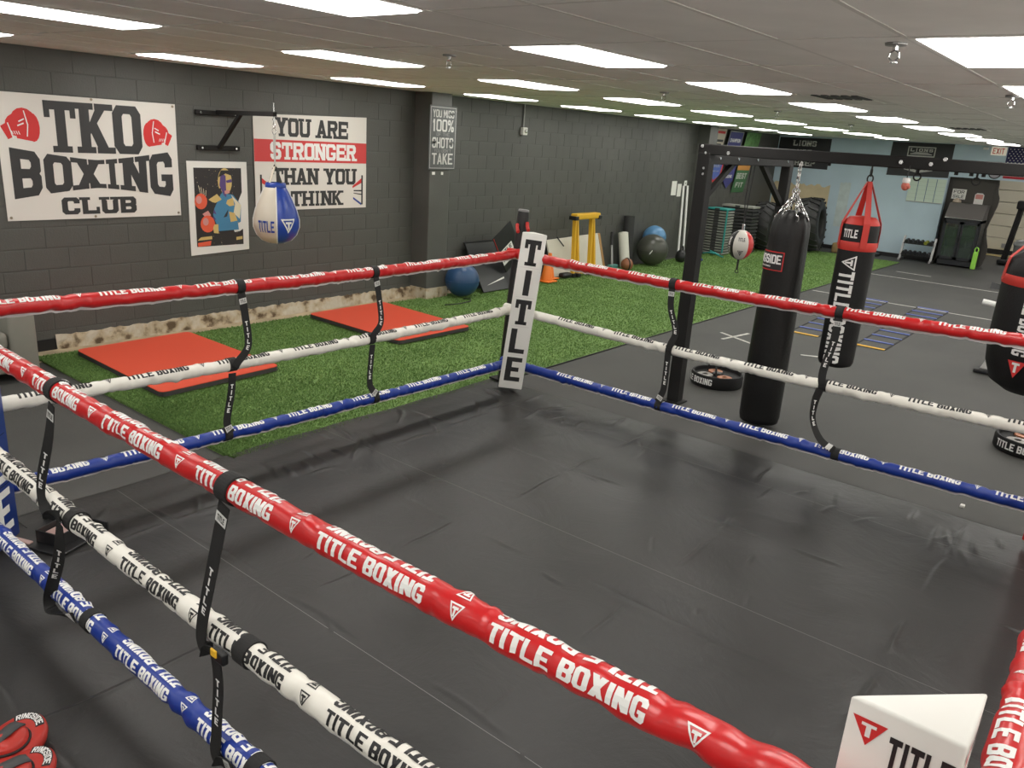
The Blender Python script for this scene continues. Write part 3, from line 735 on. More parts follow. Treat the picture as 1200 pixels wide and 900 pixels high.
# ---- rope spacer straps
m_web = mat('black webbing', (.012, .012, .012), .75, bump=(500, .3))
m_patch = mat('grey white woven patch', (.62, .62, .60), .6)
def smooth_path(P, n=14):
    P = [Vector(p) for p in P]; Q = [P[0]*2-P[1]]+P+[P[-1]*2-P[-2]]; out = []
    for i in range(1, len(Q)-2):
        for k in range(n):
            t = k/n; a, b, c, d = Q[i-1], Q[i], Q[i+1], Q[i+2]
            out.append(.5*((2*b)+(-a+c)*t+(2*a-5*b+4*c-d)*t*t+(-a+3*b-3*c+d)*t**3))
    return out+[P[-1]]
def strap(key, ds, runs, face, label, wd=.055, twist=0., buckle=False, letters=(True, True)):
    """ds: distance along the red, white and blue rope; runs: (distance, height, outward) points of both hanging lengths"""
    Rs = [ROPES[(key, i)] for i in range(3)]; R0 = Rs[0]
    fn_ = R0.n*face                                   # side the strap hangs on
    c = [Rs[i].c(ds[i]) for i in range(3)]
    t = thing('rope_strap', label, 'strap', (c[0].x, c[0].y, c[2].z-.05), 'rope spacer straps')
    for i in range(3):
        mb = MB(); n = 26; vs = []; fs = []
        for q in range(n):
            a = 2*PI*q/n
            for (dd, off) in ((-wd/2, -.004), (-wd/2, .004), (wd/2, .004), (wd/2, -.004)): vs.append(Rs[i].c(ds[i]+dd)+(Rs[i].r*1.06+off)*(math.cos(a)*Vector((0, 0, 1))+math.sin(a)*R0.n))
        for q in range(n):
            for j in range(4): fs.append((q*4+j, ((q+1) % n)*4+j, ((q+1) % n)*4+(j+1) % 4, q*4+(j+1) % 4))
        mb.add(vs, fs); mb.build('loop', m_web, t)
    for run in range(2):
        path = []
        for (d_, z_, o_) in runs[run]:
            q_ = R0.c(d_); path.append(Vector((q_.x, q_.y, z_))+fn_*o_)
        path = smooth_path(path); n = len(path)
        acc = [0.]
        for q in range(1, n): acc.append(acc[-1]+(path[q]-path[q-1]).length)
        def frame(s_):
            s_ = max(0, min(acc[-1]-1e-5, s_)); q = 0
            while q < n-2 and acc[q+1] < s_: q += 1
            f_ = (s_-acc[q])/(acc[q+1]-acc[q]); p = path[q].lerp(path[q+1], f_)
            dn = (path[min(n-1, q+2)]-path[max(0, q-1)]).normalized()
            tw = twist*math.sin(PI*s_/acc[-1])*(1 if run else .35)
            wv = (R0.t*math.cos(tw)+fn_*math.sin(tw)); wv = (wv-dn*wv.dot(dn)).normalized(); nr = dn.cross(wv)
            if nr.dot(fn_) < 0: nr = -nr
            return p, dn, wv, nr
        mb = MB(); vs = []; fs = []
        for q in range(n):
            p, dn, wv, nr = frame(acc[q])
            for (i, j) in ((-1, -1), (1, -1), (1, 1), (-1, 1)): vs.append(p+wv*i*wd/2+nr*j*.0014)
        for q in range(n-1):
            for j in range(4): fs.append((q*4+j, q*4+(j+1) % 4, (q+1)*4+(j+1) % 4, (q+1)*4+j))
        mb.add(vs, fs); mb.build('webbing', m_web, t)
        # print on the visible side
        p, dn, wv, nr = frame(acc[-1]*.5)
        view = Vector((0, 0, 2.36))-p; vs_ = 1 if nr.dot(view) > 0 else -1
        sgn = 1 if (wv.dot((-(nr*vs_)).cross(Vector((0, 0, 1)))) > 0) else -1
        def surf(u, v, off=.0024):
            p, dn, wv, nr = frame(v); return p+wv*u*sgn+nr*vs_*off
        L_ = acc[-1]
        if letters[run]:
            mb = MB(); lh = .042
            s0 = L_*.36 if run == 0 else L_*.18
            for q, ch in enumerate('TITLE'):
                gw = .021 if ch != 'I' else .008
                pol = [[(x*gw-gw/2, s0+q*lh+(1-y)*lh*.74) for x, y in pp] for pp in glyph(ch, .36 if ch != 'I' else .95, .22)]
                printed(mb, pol, surf)
            mb.build('lettering', m_wink, t)
        s0 = .035 if run == 0 else L_-.06
        mb = MB(); printed(mb, [[(-wd/2*.98, s0), (wd/2*.98, s0), (wd/2*.98, s0+.038), (-wd/2*.98, s0+.038)]], lambda u, v: surf(u, v, .0026))
        pa = mb.build('patch', m_patch, t)
        mb = MB(); pol = [[(x-.019, s0+.03-y) for x, y in p] for p in layout('TITLE', .038, .022, gap=.14, s=.3, b=.2)]
        printed(mb, pol, lambda u, v: surf(u, v, .0034)); mb.build('patch_lettering', m_ink, pa)
    if buckle:
        mb = MB(); p = c[1]+fn_*.062+R0.t*.072+Vector((0, 0, -.02)); mb.rbox(p.x-.012, p.x+.012, p.y-.034, p.y+.034, p.z-.02, p.z+.02, .006, 2); bk = mb.build('buckle', m_black, t)
        mb = MB(); p = p+fn_*.013+R0.t*.012+Vector((0, 0, .012)); mb.rbox(p.x-.004, p.x+.004, p.y-.016, p.y+.016, p.z-.014, p.z+.014, .003, 1); mb.build('release_tab', mat('yellow plastic', (.85, .5, .03), .4), bk)
dBC = lambda y: y-(RY0-.1)
dAB = lambda x: x-(RX0-.1)
def pts(f, L_): return [(f(a), z, o) for (a, z, o) in L_]
strap('BC', (dBC(1.985), dBC(1.93), dBC(1.90)), (pts(dBC, [(1.985, 1.25, .03), (2.03, 1.08, .04), (2.12, .78, .05), (2.11, .70, .055), (2.0, .715, .06)]), pts(dBC, [(2.04, .70, .055), (2.05, .58, .045), (2.08, .36, .045), (2.08, .27, .05), (1.96, .29, .055)])), 1, 'black lettered strap with yellow buckle joining the three foreground ropes', wd=.058, buckle=True)
strap('BC', (dBC(3.19), dBC(3.15), dBC(3.10)), (pts(dBC, [(3.19, 1.25, .03), (3.24, 1.1, .035), (3.36, .84, .045), (3.30, .76, .055), (3.17, .78, .055)]), pts(dBC, [(3.19, .74, .05), (3.26, .55, .045), (3.42, .28, .045), (3.36, .24, .05), (3.14, .32, .055)])), 1, 'narrow black strap joining the foreground ropes near the left edge', wd=.05, twist=.9)
strap('AB', (dAB(2.92), dAB(2.84), dAB(2.78)), (pts(dAB, [(2.92, 1.26, .03), (2.94, 1.1, .035), (2.95, .9, .04), (2.86, .80, .05), (2.84, .77, .052)]), pts(dAB, [(2.82, .73, .045), (2.81, .6, .04), (2.77, .42, .04), (2.77, .36, .045), (2.79, .31, .05)])), -1, 'black strap between the ropes in front of the nearer red mat')
strap('AB', (dAB(4.09), dAB(4.06), dAB(4.11)), (pts(dAB, [(4.09, 1.26, .03), (4.12, 1.1, .035), (4.14, .9, .04), (4.06, .81, .05), (4.06, .77, .052)]), pts(dAB, [(4.05, .73, .045), (4.04, .6, .04), (4.03, .42, .04), (4.06, .35, .045), (4.11, .30, .05)])), -1, 'black strap between the ropes in front of the farther red mat')
strap('AD', (dBC(2.975), dBC(2.93), dBC(2.97)), (pts(dBC, [(2.975, 1.27, .03), (2.96, 1.1, .035), (2.89, .92, .04), (2.91, .82, .05), (2.93, .77, .052)]), pts(dBC, [(2.93, .73, .045), (2.93, .6, .04), (2.93, .42, .04), (2.95, .34, .045), (2.97, .29, .05)])), -1, 'black strap between the ropes beside the bag rack upright')
strap('AD', (dBC(1.64), dBC(1.66), dBC(1.48)), (pts(dBC, [(1.64, 1.28, .03), (1.64, 1.1, .035), (1.67, .9, .04), (1.67, .82, .05), (1.66, .77, .052)]), pts(dBC, [(1.67, .73, .045), (1.69, .62, .04), (1.68, .48, .04), (1.60, .35, .045), (1.49, .30, .052)])), -1, 'black strap between the ropes below the red topped punch bag', twist=1.1)

# ================================================================= ON THE LEFT WALL
def rip(u, v): return .003*math.sin(u*3.1+v*2)+.002*math.sin(u*7.3-v*5)
def sheet(t, x0, x1, z0, z1, yb, mt, name='sheet', nx=20, nz=10, skew=(0, 0, 0, 0), curl=None):
    """thin hanging sheet on the left wall with a front, back and rim; skew lowers/raises corners tl,tr,br,bl"""
    mb = MB(); vs = []; fs = []
    def P(i, j, off):
        a = i/nx; b = j/nz; x = x0+(x1-x0)*a; z = z0+(z1-z0)*b
        z += (skew[3]*(1-a)+skew[2]*a)*(1-b)+(skew[0]*(1-a)+skew[1]*a)*b
        y = yb-rip(x, z)-off-(curl(a, b) if curl else 0); return (x, y, z)
    for off in (0, -.0015):
        for i in range(nx+1):
            for j in range(nz+1): vs.append(P(i, j, off))
    K = (nx+1)*(nz+1)
    for i in range(nx):
        for j in range(nz):
            q = (i*(nz+1)+j, (i+1)*(nz+1)+j, (i+1)*(nz+1)+j+1, i*(nz+1)+j+1); fs.append(q); fs.append(tuple(K+k for k in reversed(q)))
    mb.add(vs, fs); return mb.build(name, mt, t, smooth=True)
YB = WY-.012
wf = lambda u, v: (u, YB-.0022-rip(u, v), v)
wf2 = lambda u, v: (u, YB-.0034-rip(u, v), v)
m_ban = mat('banner vinyl', (.74, .71, .66), .38, bump=(6, .1))
m_grom = mat('brass grommet', (.35, .3, .22), .35, metal=.8)
def glove_print(t, cx, cz, s, flip):
    f = -1 if flip else 1; L = lambda pts_: [(cx+f*x*s, cz+z*s) for x, z in pts_]
    mb = MB()
    red = [ellipse(.12, .10, .36, .40, 16), ellipse(.36, -.05, .2, .42, 16), ellipse(-.05, .0, .34, .33, 16), [(-.2, .22), (-.1, -.38), (.3, -.45), (.3, .1)], [(-.52, -.05), (-.34, -.42), (-.22, -.36), (-.36, .05)]]
    for p in red: printed(mb, [L(p)], wf, 0)
    wh = [[(.14, .42), (.17, .42), (.24, .05), (.21, .03)], [(.22, .05), (.25, .04), (.20, -.32), (.17, -.32)], [(-.02, .12), (.14, .2), (.15, .17), (-.01, .08)], [(-.06, .0), (.12, .08), (.13, .04), (-.05, -.04)], [(-.33, .05), (-.30, .06), (-.18, -.38), (-.21, -.4)]]
    for k in range(4): wh.append([(-.24+k*.06, -.17), (-.22+k*.06, -.17), (-.18+k*.06, -.27), (-.20+k*.06, -.27)])
    for p in wh: printed(mb, [L(p)], wf2, 1)
    return mb.build('glove_print', [m_rink, m_wink], t)
t = thing('club_banner', 'large white banner reading TKO BOXING CLUB with red gloves', 'banner', (3.76, WY, 1.29))
sheet(t, 2.9, 4.62, 1.30, 2.455, YB, m_ban, nx=30, nz=16)
mb = MB(); printed(mb, shift(layout('TKO', .93, .47, gap=.12, s=.33, b=.17, slab=True), 3.31, 1.935), wf)
bx = dice(layout('BOXING', 1.57, 1., gap=.12, s=.33, b=.2, slab=True), .04)
printed(mb, [[(2.98+x, 1.735+(y-.5)*(.27+.2*abs(2*x/1.57-1)**1.3)) for x, y in p] for p in bx], wf)
printed(mb, shift(layout('CLUB', .74, .165, gap=.13, s=.33, b=.22, slab=True), 3.39, 1.345), wf)
mb.build('lettering', m_inkg, t)
glove_print(t, 3.09, 2.17, .31, False); glove_print(t, 4.42, 2.15, .29, True)
for (x, z) in ((2.93, 1.33), (2.93, 2.43), (4.59, 1.33), (4.59, 2.43), (3.7, 1.32), (3.76, 2.44)):
    mb = MB(); mb.lathe([(.006, .003), (.012, .003), (.013, 0), (.001, 0)], (x, YB-.004-rip(x, z), z), 12, mtx=Matrix.Rotation(PI/2, 3, 'X')); mb.build('grommet', m_grom, t)

t = thing('motto_banner', 'white banner with red stripe reading YOU ARE STRONGER THAN YOU THINK', 'banner', (6.4, WY, 1.31))
sheet(t, 5.56, 7.26, 1.32, 2.45, YB, m_ban, nx=24, nz=12, skew=(-.03, .02, 0, 0))
mb = MB(); n = 24
for i in range(n):
    a = 5.562+1.696*i/n; b = 5.562+1.696*(i+1)/n; printed(mb, [[(a, 1.89), (b, 1.89), (b, 2.145), (a, 2.145)]], wf)
mb.build('red_stripe', mat('stripe red ink', (.60, .05, .05), .5), t)
mb = MB()
for (tx, x, z, w_, h_) in (('YOU ARE', 5.87, 2.185, 1.08, .215), ('THAN YOU', 5.80, 1.62, 1.28, .20), ('THINK', 6.06, 1.36, .80, .185)):
    printed(mb, shift(layout(tx, w_, h_, gap=.1, s=.3, b=.2, slab=True), x, z), wf)
mb.build('lettering', m_inkg, t)
mb = MB(); printed(mb, shift(layout('STRONGER', 1.30, .20, gap=.08, s=.3, b=.2, slab=True), 5.78, 1.918), wf2); mb.build('stripe_lettering', m_wink, t)
for f, x in ((1, 5.64), (-1, 7.19)):
    mb = MB(); printed(mb, [[(x-.013, 1.36), (x+.013, 1.36), (x+.013, 1.74), (x-.013, 1.74)]], wf, 0)
    printed(mb, [[(x+f*.013, 1.70), (x+f*.16, 1.60), (x+f*.16, 1.575), (x+f*.013, 1.64)]], wf, 1)
    printed(mb, [[(x+f*.013, 1.55), (x+f*.14, 1.55), (x+f*.14, 1.535), (x+f*.013, 1.53)], [(x+f*.013, 1.50), (x+f*.14, 1.515), (x+f*.14, 1.505), (x+f*.013, 1.485)]], wf, 0)
    printed(mb, [[(x+f*.013, 1.38), (x+f*.15, 1.46), (x+f*.15, 1.435), (x+f*.013, 1.35)]], wf, 2)
    mb.build('rope_print', [m_inkg, m_rink, mat('blue ink', (.02, .05, .3), .5)], t)
# framed-look poster: a generic boxer in colour patches
t = thing('boxer_poster', 'white bordered poster of a boxer in yellow, blue and red patches', 'poster', (5.09, WY, .85))
sheet(t, 4.715, 5.455, .855, 1.88, YB, m_paper, nx=12, nz=14, skew=(.0, .0, .02, -.01))
pc = [mat('poster '+n, c, .5) for n, c in (('black', (.025, .022, .022)), ('ochre', (.62, .45, .16)), ('blue', (.06, .22, .38)), ('violet', (.10, .06, .20)), ('red', (.75, .11, .05)), ('pink', (.62, .28, .26)), ('cream', (.72, .66, .48)))]
mb = MB(); PQ = lambda pp, m_, lay=0: printed(mb, [pp], lambda u, v: (4.79+u*.59, YB-.0022-.0008*lay-rip(4.79+u*.59, .94+v*.87)-(.012 if u > .8 and v < .2 else 0)*0, .94+v*.87), m_)
PQ([(0, 0), (1, 0), (1, 1), (0, 1)], 0)
PQ(ellipse(.64, .83, .15, .17), 1, 1); PQ([(.52, .78), (.60, .66), (.66, .62), (.66, .9), (.56, .95)], 3, 2); PQ([(.50, .88), (.56, .97), (.74, .97), (.80, .9), (.66, .93)], 0, 3)
PQ([(.66, .84), (.78, .86), (.79, .82), (.68, .81)], 3, 3); PQ([(.62, .71), (.74, .72), (.73, .68), (.63, .67)], 5, 3); PQ([(.55, .70), (.72, .64), (.72, .55), (.54, .55)], 2, 1)
PQ([(.30, .62), (.52, .68), (.80, .66), (.97, .52), (.95, .30), (.62, .22), (.36, .30), (.26, .48)], 2, 1)
PQ([(.28, .60), (.46, .67), (.56, .60), (.40, .55)], 1, 2); PQ([(.76, .66), (.97, .52), (.93, .34), (.80, .42), (.84, .54)], 6, 2); PQ([(.54, .56), (.80, .62), (.82, .52), (.62, .50)], 1, 2)
PQ([(.34, .48), (.56, .42), (.52, .34), (.36, .34)], 3, 2); PQ([(.58, .48), (.70, .50), (.66, .38), (.56, .36)], 0, 2); PQ([(.70, .44), (.82, .42), (.90, .28), (.74, .24)], 1, 3)
PQ([(.44, .27), (.88, .32), (.90, .20), (.44, .19)], 2, 4); PQ([(.34, .28), (.46, .28), (.46, .16), (.36, .17)], 1, 5)
PQ(ellipse(.12, .58, .13, .10), 4, 4); PQ(ellipse(.08, .60, .06, .05), 5, 5); PQ(ellipse(.24, .29, .15, .11), 4, 5); PQ(ellipse(.2, .32, .06, .05), 5, 6); PQ([(.14, .42), (.26, .46), (.32, .40), (.22, .36)], 5, 3)
PQ([(.02, .12), (.32, .13), (.32, .09), (.02, .08)], 1, 1); PQ([(.84, .10), (.98, .11), (.98, .07), (.84, .06)], 1, 1); PQ([(.02, .05), (.30, .07), (.28, .01), (.02, .0)], 4, 1)
rr_ = random.Random(3)
for k in range(70):
    u = rr_.random(); v = rr_.uniform(.45, 1) if k < 50 else rr_.uniform(0, .2); s_ = rr_.uniform(.003, .009)
    if u < .98: PQ([(u, v), (u+s_, v), (u+s_, v-s_), (u, v-s_)], rr_.choice((1, 6, 5)), 1)
for k in range(4): PQ([(.08+k*.05, .78-k*.02), (.09+k*.05, .78-k*.02), (.14+k*.03, .64), (.13+k*.03, .64)], 6, 1)
mb.build('boxer_print', pc, t)

# quote sign on the pilaster
YS = 8.062
t = thing('quote_sign', 'grey metal sign on the pilaster reading YOU MISS 100% OF THE SHOTS', 'sign', (8.37, YS, 1.84))
mb = MB(); mb.rbox(8.10, 8.64, YS, YS+.014, 1.845, 2.70, .004, 1); mb.build('plate', mat('slate sign', (.09, .095, .095), .45), t)
m_sg = mat('pale sign ink', (.55, .55, .52), .5); m_sg2 = mat('dim sign ink', (.24, .24, .23), .5)
sf = lambda u, v: (u, YS-.0015, v)
mb = MB()
for p in ([(8.12, 1.865), (8.62, 1.865), (8.62, 1.871), (8.12, 1.871)], [(8.12, 2.675), (8.62, 2.675), (8.62, 2.681), (8.12, 2.681)], [(8.12, 1.865), (8.126, 1.865), (8.126, 2.681), (8.12, 2.681)], [(8.614, 1.865), (8.62, 1.865), (8.62, 2.681), (8.614, 2.681)]): printed(mb, [p], sf)
mb.build('border', m_sg, t)
mb = MB()
for (tx, z, h_, x, w_) in (('YOU MISS', 2.545, .10, 8.16, .42), ('100%', 2.36, .16, 8.16, .42), ('SHOTS', 2.14, .14, 8.16, .42), ('TAKE', 1.92, .15, 8.16, .42)): printed(mb, shift(layout(tx, w_, h_, gap=.12, s=.26, b=.15), x, z), sf)
mb.build('lettering', m_sg, t)
mb = MB()
for (tx, z, h_, x, w_) in (('OF THE', 2.30, .045, 8.24, .26), ("YOU DON'T", 2.082, .045, 8.2, .34), ('- -', 1.885, .02, 8.32, .1)): printed(mb, shift(layout(tx, w_, h_, gap=.14, s=.22, b=.14), x, z), sf)
mb.build('small_lettering', m_sg2, t)
mb = MB(); mb.lathe([(.03, 0), (.028, .01), (.02, .02), (.02, .03)], (8.2, 8.068, 1.79), 8, mtx=Matrix.Scale(.5, 3)); 
for (x, w_, l) in ((8.19, .06, 'left'), (8.37, .045, 'right')):
    mb = MB(); mb.rbox(x, x+w_, 8.072, 8.08, 1.775, 1.815, .003, 1); top(mb.build('putty_patch', m_paper), 'small white putty patch under the quote sign, the %s one' % l, 'patch')

# bag bracket and hanging teardrop bag
t = thing('bag_bracket', 'black steel wall bracket with long arm above the boxer poster', 'bracket', (5.1, WY, 2.0))
for z in (2.37, 2.0):
    mb = MB(); mb.rbox(4.84, 5.36, WY-.045, WY-.006, z, z+.05, .004, 1); pl = mb.build('wall_rail', m_steel, t)
    for x in (4.89, 5.31):
        mb = MB(); mb.cyl((x, WY-.046, z+.025), (x, WY-.056, z+.025), .012, n=8); mb.build('bolt', m_chrome, pl)
mb = MB(); mb.bar((5.1, WY-.045, 2.405), (5.1, 7.3, 2.42), .045, .045); mb.build('arm', m_steel, t)
mb = MB(); mb.bar((5.1, WY-.045, 2.03), (5.1, 7.92, 2.40), .038, .038); mb.build('brace', m_steel, t)
mb = MB(); mb.cyl((5.1, 7.32, 2.33), (5.1, 7.32, 2.53), .007, n=8); mb.cyl((5.1, 7.32, 2.38), (5.1, 7.32, 2.36), .016, n=8); mb.build('eye_bolt', m_chrome, t)
t = thing('teardrop_bag', 'blue and white teardrop punch bag hanging before the motto banner', 'punch bag', (5.1, 7.32, 1.1))
cb = Vector((5.1, 7.32, 0)); camaz = math.atan2(-7.32, -5.1)
prof = [(.001, 1.105), (.07, 1.11), (.15, 1.14), (.205, 1.20), (.235, 1.28), (.236, 1.36), (.21, 1.46), (.17, 1.56), (.13, 1.65), (.10, 1.70), (.085, 1.712), (.001, 1.715)]
m_bb = mat('blue bag leather', (.02, .06, .36), .3, bump=(30, .08)); m_wb = mat('cream bag leather', (.66, .60, .50), .35, bump=(30, .08))
def panel(i, j, n=32, a0=camaz):
    d = (2*PI*(j+.5)/n-a0+PI/2) % (2*PI)   # 90 degrees = towards the camera
    return 1 if d < PI/2 else (0 if d < PI else (1 if d < 1.5*PI else 0))
mb = MB(); mb.lathe(prof, cb, 32, mfun=panel); mb.build('bag_shell', [m_bb, m_wb], t, smooth=True)
mb = MB(); mb.lathe([(.105, 1.685), (.108, 1.70), (.103, 1.735), (.09, 1.74)], cb, 24); mb.build('collar', m_bb, t, smooth=True)
def radat(prof, z):
    for (r0, z0), (r1, z1) in zip(prof, prof[1:]):
        if z0 <= z <= z1: return r0+(r1-r0)*(z-z0)/max(1e-6, z1-z0)
    return .2
def onlathe(prof, c, a0, r_=.22, off=.003):
    return lambda u, v: (c[0]+(radat(prof, v)+off)*math.cos(a0+u/r_), c[1]+(radat(prof, v)+off)*math.sin(a0+u/r_), v)
mb = MB(); printed(mb, dice(shift(layout('TITLE', .17, .12, gap=.12, s=.3, b=.18), -.19, 1.24), .03, .03), onlathe(prof, cb, camaz)); mb.build('lettering', m_bb, t)
mb = MB(); printed(mb, dice(shift(tri_logo(.15), .12, 1.31), .03, .03), onlathe(prof, cb, camaz)); mb.build('emblem', m_wink, t)
mb = MB()
for a in (0., PI/2, PI, 1.5*PI):
    vs = []
    for (r_, z) in prof[1:-2]: vs.append((cb.x+(r_+.001)*math.cos(camaz+a+.02), cb.y+(r_+.001)*math.sin(camaz+a+.02), z))
    mb.tube(vs, .006, 6)
mb.build('piping', m_wink, t)
for k in range(4):
    a = camaz+PI/4+k*PI/2; mb = MB(); p0 = Vector((cb.x+.10*math.cos(a), cb.y+.10*math.sin(a), 1.70)); p1 = Vector((cb.x, cb.y, 1.92)); mb.bar(p0, p1, .026, .006, up=(math.cos(a), math.sin(a), 0)); mb.build('hanging_strap', m_wb if k % 2 else m_black, t)
mb = MB(); mb.cyl((5.1, 7.32, 1.9), (5.1, 7.32, 2.0), .008, n=8); mb.cyl((5.1, 7.32, 2.0), (5.1, 7.32, 2.22), .014, n=10); mb.build('swivel_rod', mat('brushed rod', (.6, .58, .55), .4, metal=.5), t)
mb = MB(); mb.tube([(5.1+.02*math.cos(a), 7.32, 2.255+.035*math.sin(a)) for a in [2*PI*i/12 for i in range(12)]], .005, 6, closed=True); mb.tube([(5.1, 7.32+.016*math.cos(a), 2.31+.03*math.sin(a)) for a in [2*PI*i/12 for i in range(12)]], .005, 6, closed=True); mb.build('link', m_chrome, t)
# conduit with alarm, papers and switch
t = thing('alarm_strobe', 'white alarm box on a conduit high on the block wall', 'alarm', (10.56, WY, 2.42))
mb = MB(); mb.cyl((10.56, WY-.02, 2.5), (10.56, WY-.02, HC), .012, n=10); mb.build('conduit', mat('grey painted conduit', (.3, .3, .29), .4), t)
mb = MB(); mb.rbox(10.50, 10.62, WY-.07, WY-.006, 2.39, 2.51, .012, 2); mb.build('box', m_paper, t)
mb = MB(); mb.sphere((10.56, WY-.075, 2.45), .03, 14); mb.build('lens', m_chrome, t, smooth=True)
for (x, z0, z1, w_, l, n_) in ((15.95, 1.36, 1.66, .22, 'white notice sheet on the block wall, the left one', 'notice_sheet'), (16.2, 1.33, 1.60, .18, 'white notice sheet on the block wall, the right one', 'notice_sheet')):
    mb = MB(); mb.rbox(x-w_/2, x+w_/2, WY-.012, WY-.006, z0, z1, .002, 1); top(mb.build(n_, m_paper), l, 'notice', 'notice sheets')
t = thing('light_switch', 'white switch plate above the leaning white poles', 'switch', (16.46, WY, 1.56))
mb = MB(); mb.rbox(16.40, 16.52, WY-.016, WY-.006, 1.56, 1.67, .003, 1); mb.build('plate', m_wink, t); mb = MB(); mb.box(16.45, 16.47, WY-.02, WY-.016, 1.6, 1.63); mb.build('toggle', m_ink, t)

# posters and pennants in the back bay
YP = 8.735
def pennant(name, x0, x1, z0, z1, mats, label, art, point=False, lean=.10, cat='poster'):
    t = thing(name, label, cat, ((x0+x1)/2, YP, z0)); k = lean
    f = lambda off: (lambda u, v: (x0+(x1-x0)*u, YP-.01-k*v-off, z0+(z1-z0)*v))
    out = [(0, .25), (.5, 0), (1, .25), (1, 1), (0, 1)] if point else [(0, 0), (1, 0), (1, 1), (0, 1)]
    mb = MB(); mb.prism(out, f(-.003), f(0)); mb.build('cloth', mats[0], t)
    for n_, pol, mi_ in art:
        mb = MB(); printed(mb, pol, f(.002)); mb.build(n_, mats[mi_], t)
    return t
navy = mat('navy print', (.06, .06, .22), .6); pgr = mat('green print', (.10, .22, .07), .6, var=(9, .5)); ppk = mat('faded pink print', (.5, .34, .33), .7, var=(5, .3)); pbe = mat('beige print', (.58, .52, .43), .7); pbl = mat('bright blue print', (.10, .16, .48), .6); por = mat('orange print', (.55, .25, .06), .6); pgy = mat('grey print', (.3, .31, .30), .7)
def sub(pol, x, y): return shift(pol, x, y)
pennant('wall_poster', 17.70, 18.08, 2.3, 2.84, [pgy, ppk], 'faded grey and pink poster, first beside the pilaster', [('print', [[(0, 0), (1, 0), (1, .6), (0, .6)]], 1)])
pennant('wall_poster', 18.14, 18.75, 2.3, 2.85, [pbe, m_rink, m_inkg], 'beige poster with red heading, second beside the pilaster', [('heading', [[(.1, .8), (.9, .8), (.9, .9), (.1, .9)]], 1), ('print', [[(.1, .45), (.9, .45), (.9, .55), (.1, .55)], [(.2, .3), (.8, .3), (.8, .38), (.2, .38)]], 2)])
pennant('champion_poster', 18.95, 19.75, 2.2, 2.83, [navy, m_wink, pgy], 'navy poster with white lettering under the ceiling', [('lettering', sub(layout('CHAMPION', .76, .14, gap=.1), .12, .58), 1), ('border', [[(0, .96), (1, .96), (1, 1), (0, 1)], [(0, 0), (.04, 0), (.04, 1), (0, 1)], [(.96, 0), (1, 0), (1, 1), (.96, 1)]], 2), ('disc', [ellipse(.5, .14, .3, .22)], 1)])
pennant('green_poster', 19.95, 20.85, 2.25, 2.84, [pgr, mat('yellow green print', (.35, .42, .05), .6)], 'bright green poster under the ceiling', [('print', [[(.1, .05), (.7, .05), (.6, .4), (.2, .35)]], 1)])
pennant('blue_pennant', 18.2, 18.85, 1.6, 2.2, [m_rink, pbl, m_wink], 'blue pointed pennant with red border below the rack beam', [('field', [[(.1, .3), (.5, .09), (.9, .3), (.9, 1), (.1, 1)]], 1), ('lettering', sub(layout('SAINT', .6, .12), .2, .6)+sub(layout('BOXING', .5, .06), .25, .42), 2)], point=True, cat='pennant')
pennant('navy_pennant', 19.05, 19.6, 1.45, 2.2, [navy, m_wink], 'navy pointed pennant half hidden by the rack brace', [('lettering', sub(layout('BOXING', .6, .1), .2, .35), 1)], point=True, cat='pennant')
pennant('green_banner', 19.65, 20.4, 1.35, 2.25, [mat('dark green print', (.05, .15, .06), .6), por, m_sg], 'long green banner with an orange band', [('band', [[(0, .62), (1, .62), (1, .76), (0, .76)]], 1), ('lettering', sub(layout('THE', .8, .14), .1, .8)+sub(layout('BEST', .8, .16), .1, .38)+sub(layout('FIT', .6, .14), .2, .14), 2)], cat='banner', lean=.14)
mb = MB(); mb.rbox(18.1, 18.2, 8.66, 8.7, 0, 1.65, .008, 1); top(mb.build('white_plank', m_white), 'narrow white plank standing in the back corner', 'plank')

# ================================================================= ALONG THE LEFT WALL, ON THE FLOOR
m_sofa = mat('grey beige upholstery', (.24, .235, .20), .85, bump=(300, .3), var=(3, .06))
t = thing('sofa', 'grey upholstered sofa end at the left edge', 'sofa', (1.8, 7.95, 0))
mb = MB(); mb.rbox(2.5, 2.72, 7.52, 8.37, .06, .61, .03, 3); mb.build('armrest', m_sofa, t, angle=50)
mb = MB(); mb.rbox(.7, .92, 7.52, 8.37, .06, .61, .03, 3); mb.build('armrest', m_sofa, t, angle=50)
mb = MB(); mb.rbox(.93, 2.49, 7.56, 8.36, .08, .30, .02, 2); mb.build('seat_base', m_sofa, t, angle=50)
for x in (.94, 1.72):
    mb = MB(); mb.rbox(x, x+.77, 7.52, 8.12, .305, .46, .045, 4); mb.build('seat_cushion', m_sofa, t, angle=60)
    mb = MB(); mb.rbox(x+.0, x+.77, 8.0, 8.2, .47, .92, .07, 4); mb.build('back_cushion', m_sofa, t, angle=60)
mb = MB(); mb.rbox(.93, 2.49, 8.2, 8.37, .3, .84, .04, 3); mb.build('backrest', m_sofa, t, angle=50)
for x in (.76, 2.64):
    for y in (7.58, 8.31):
        mb = MB(); mb.box(x-.03, x+.03, y-.03, y+.03, .006, .06); mb.build('leg', m_black, t)

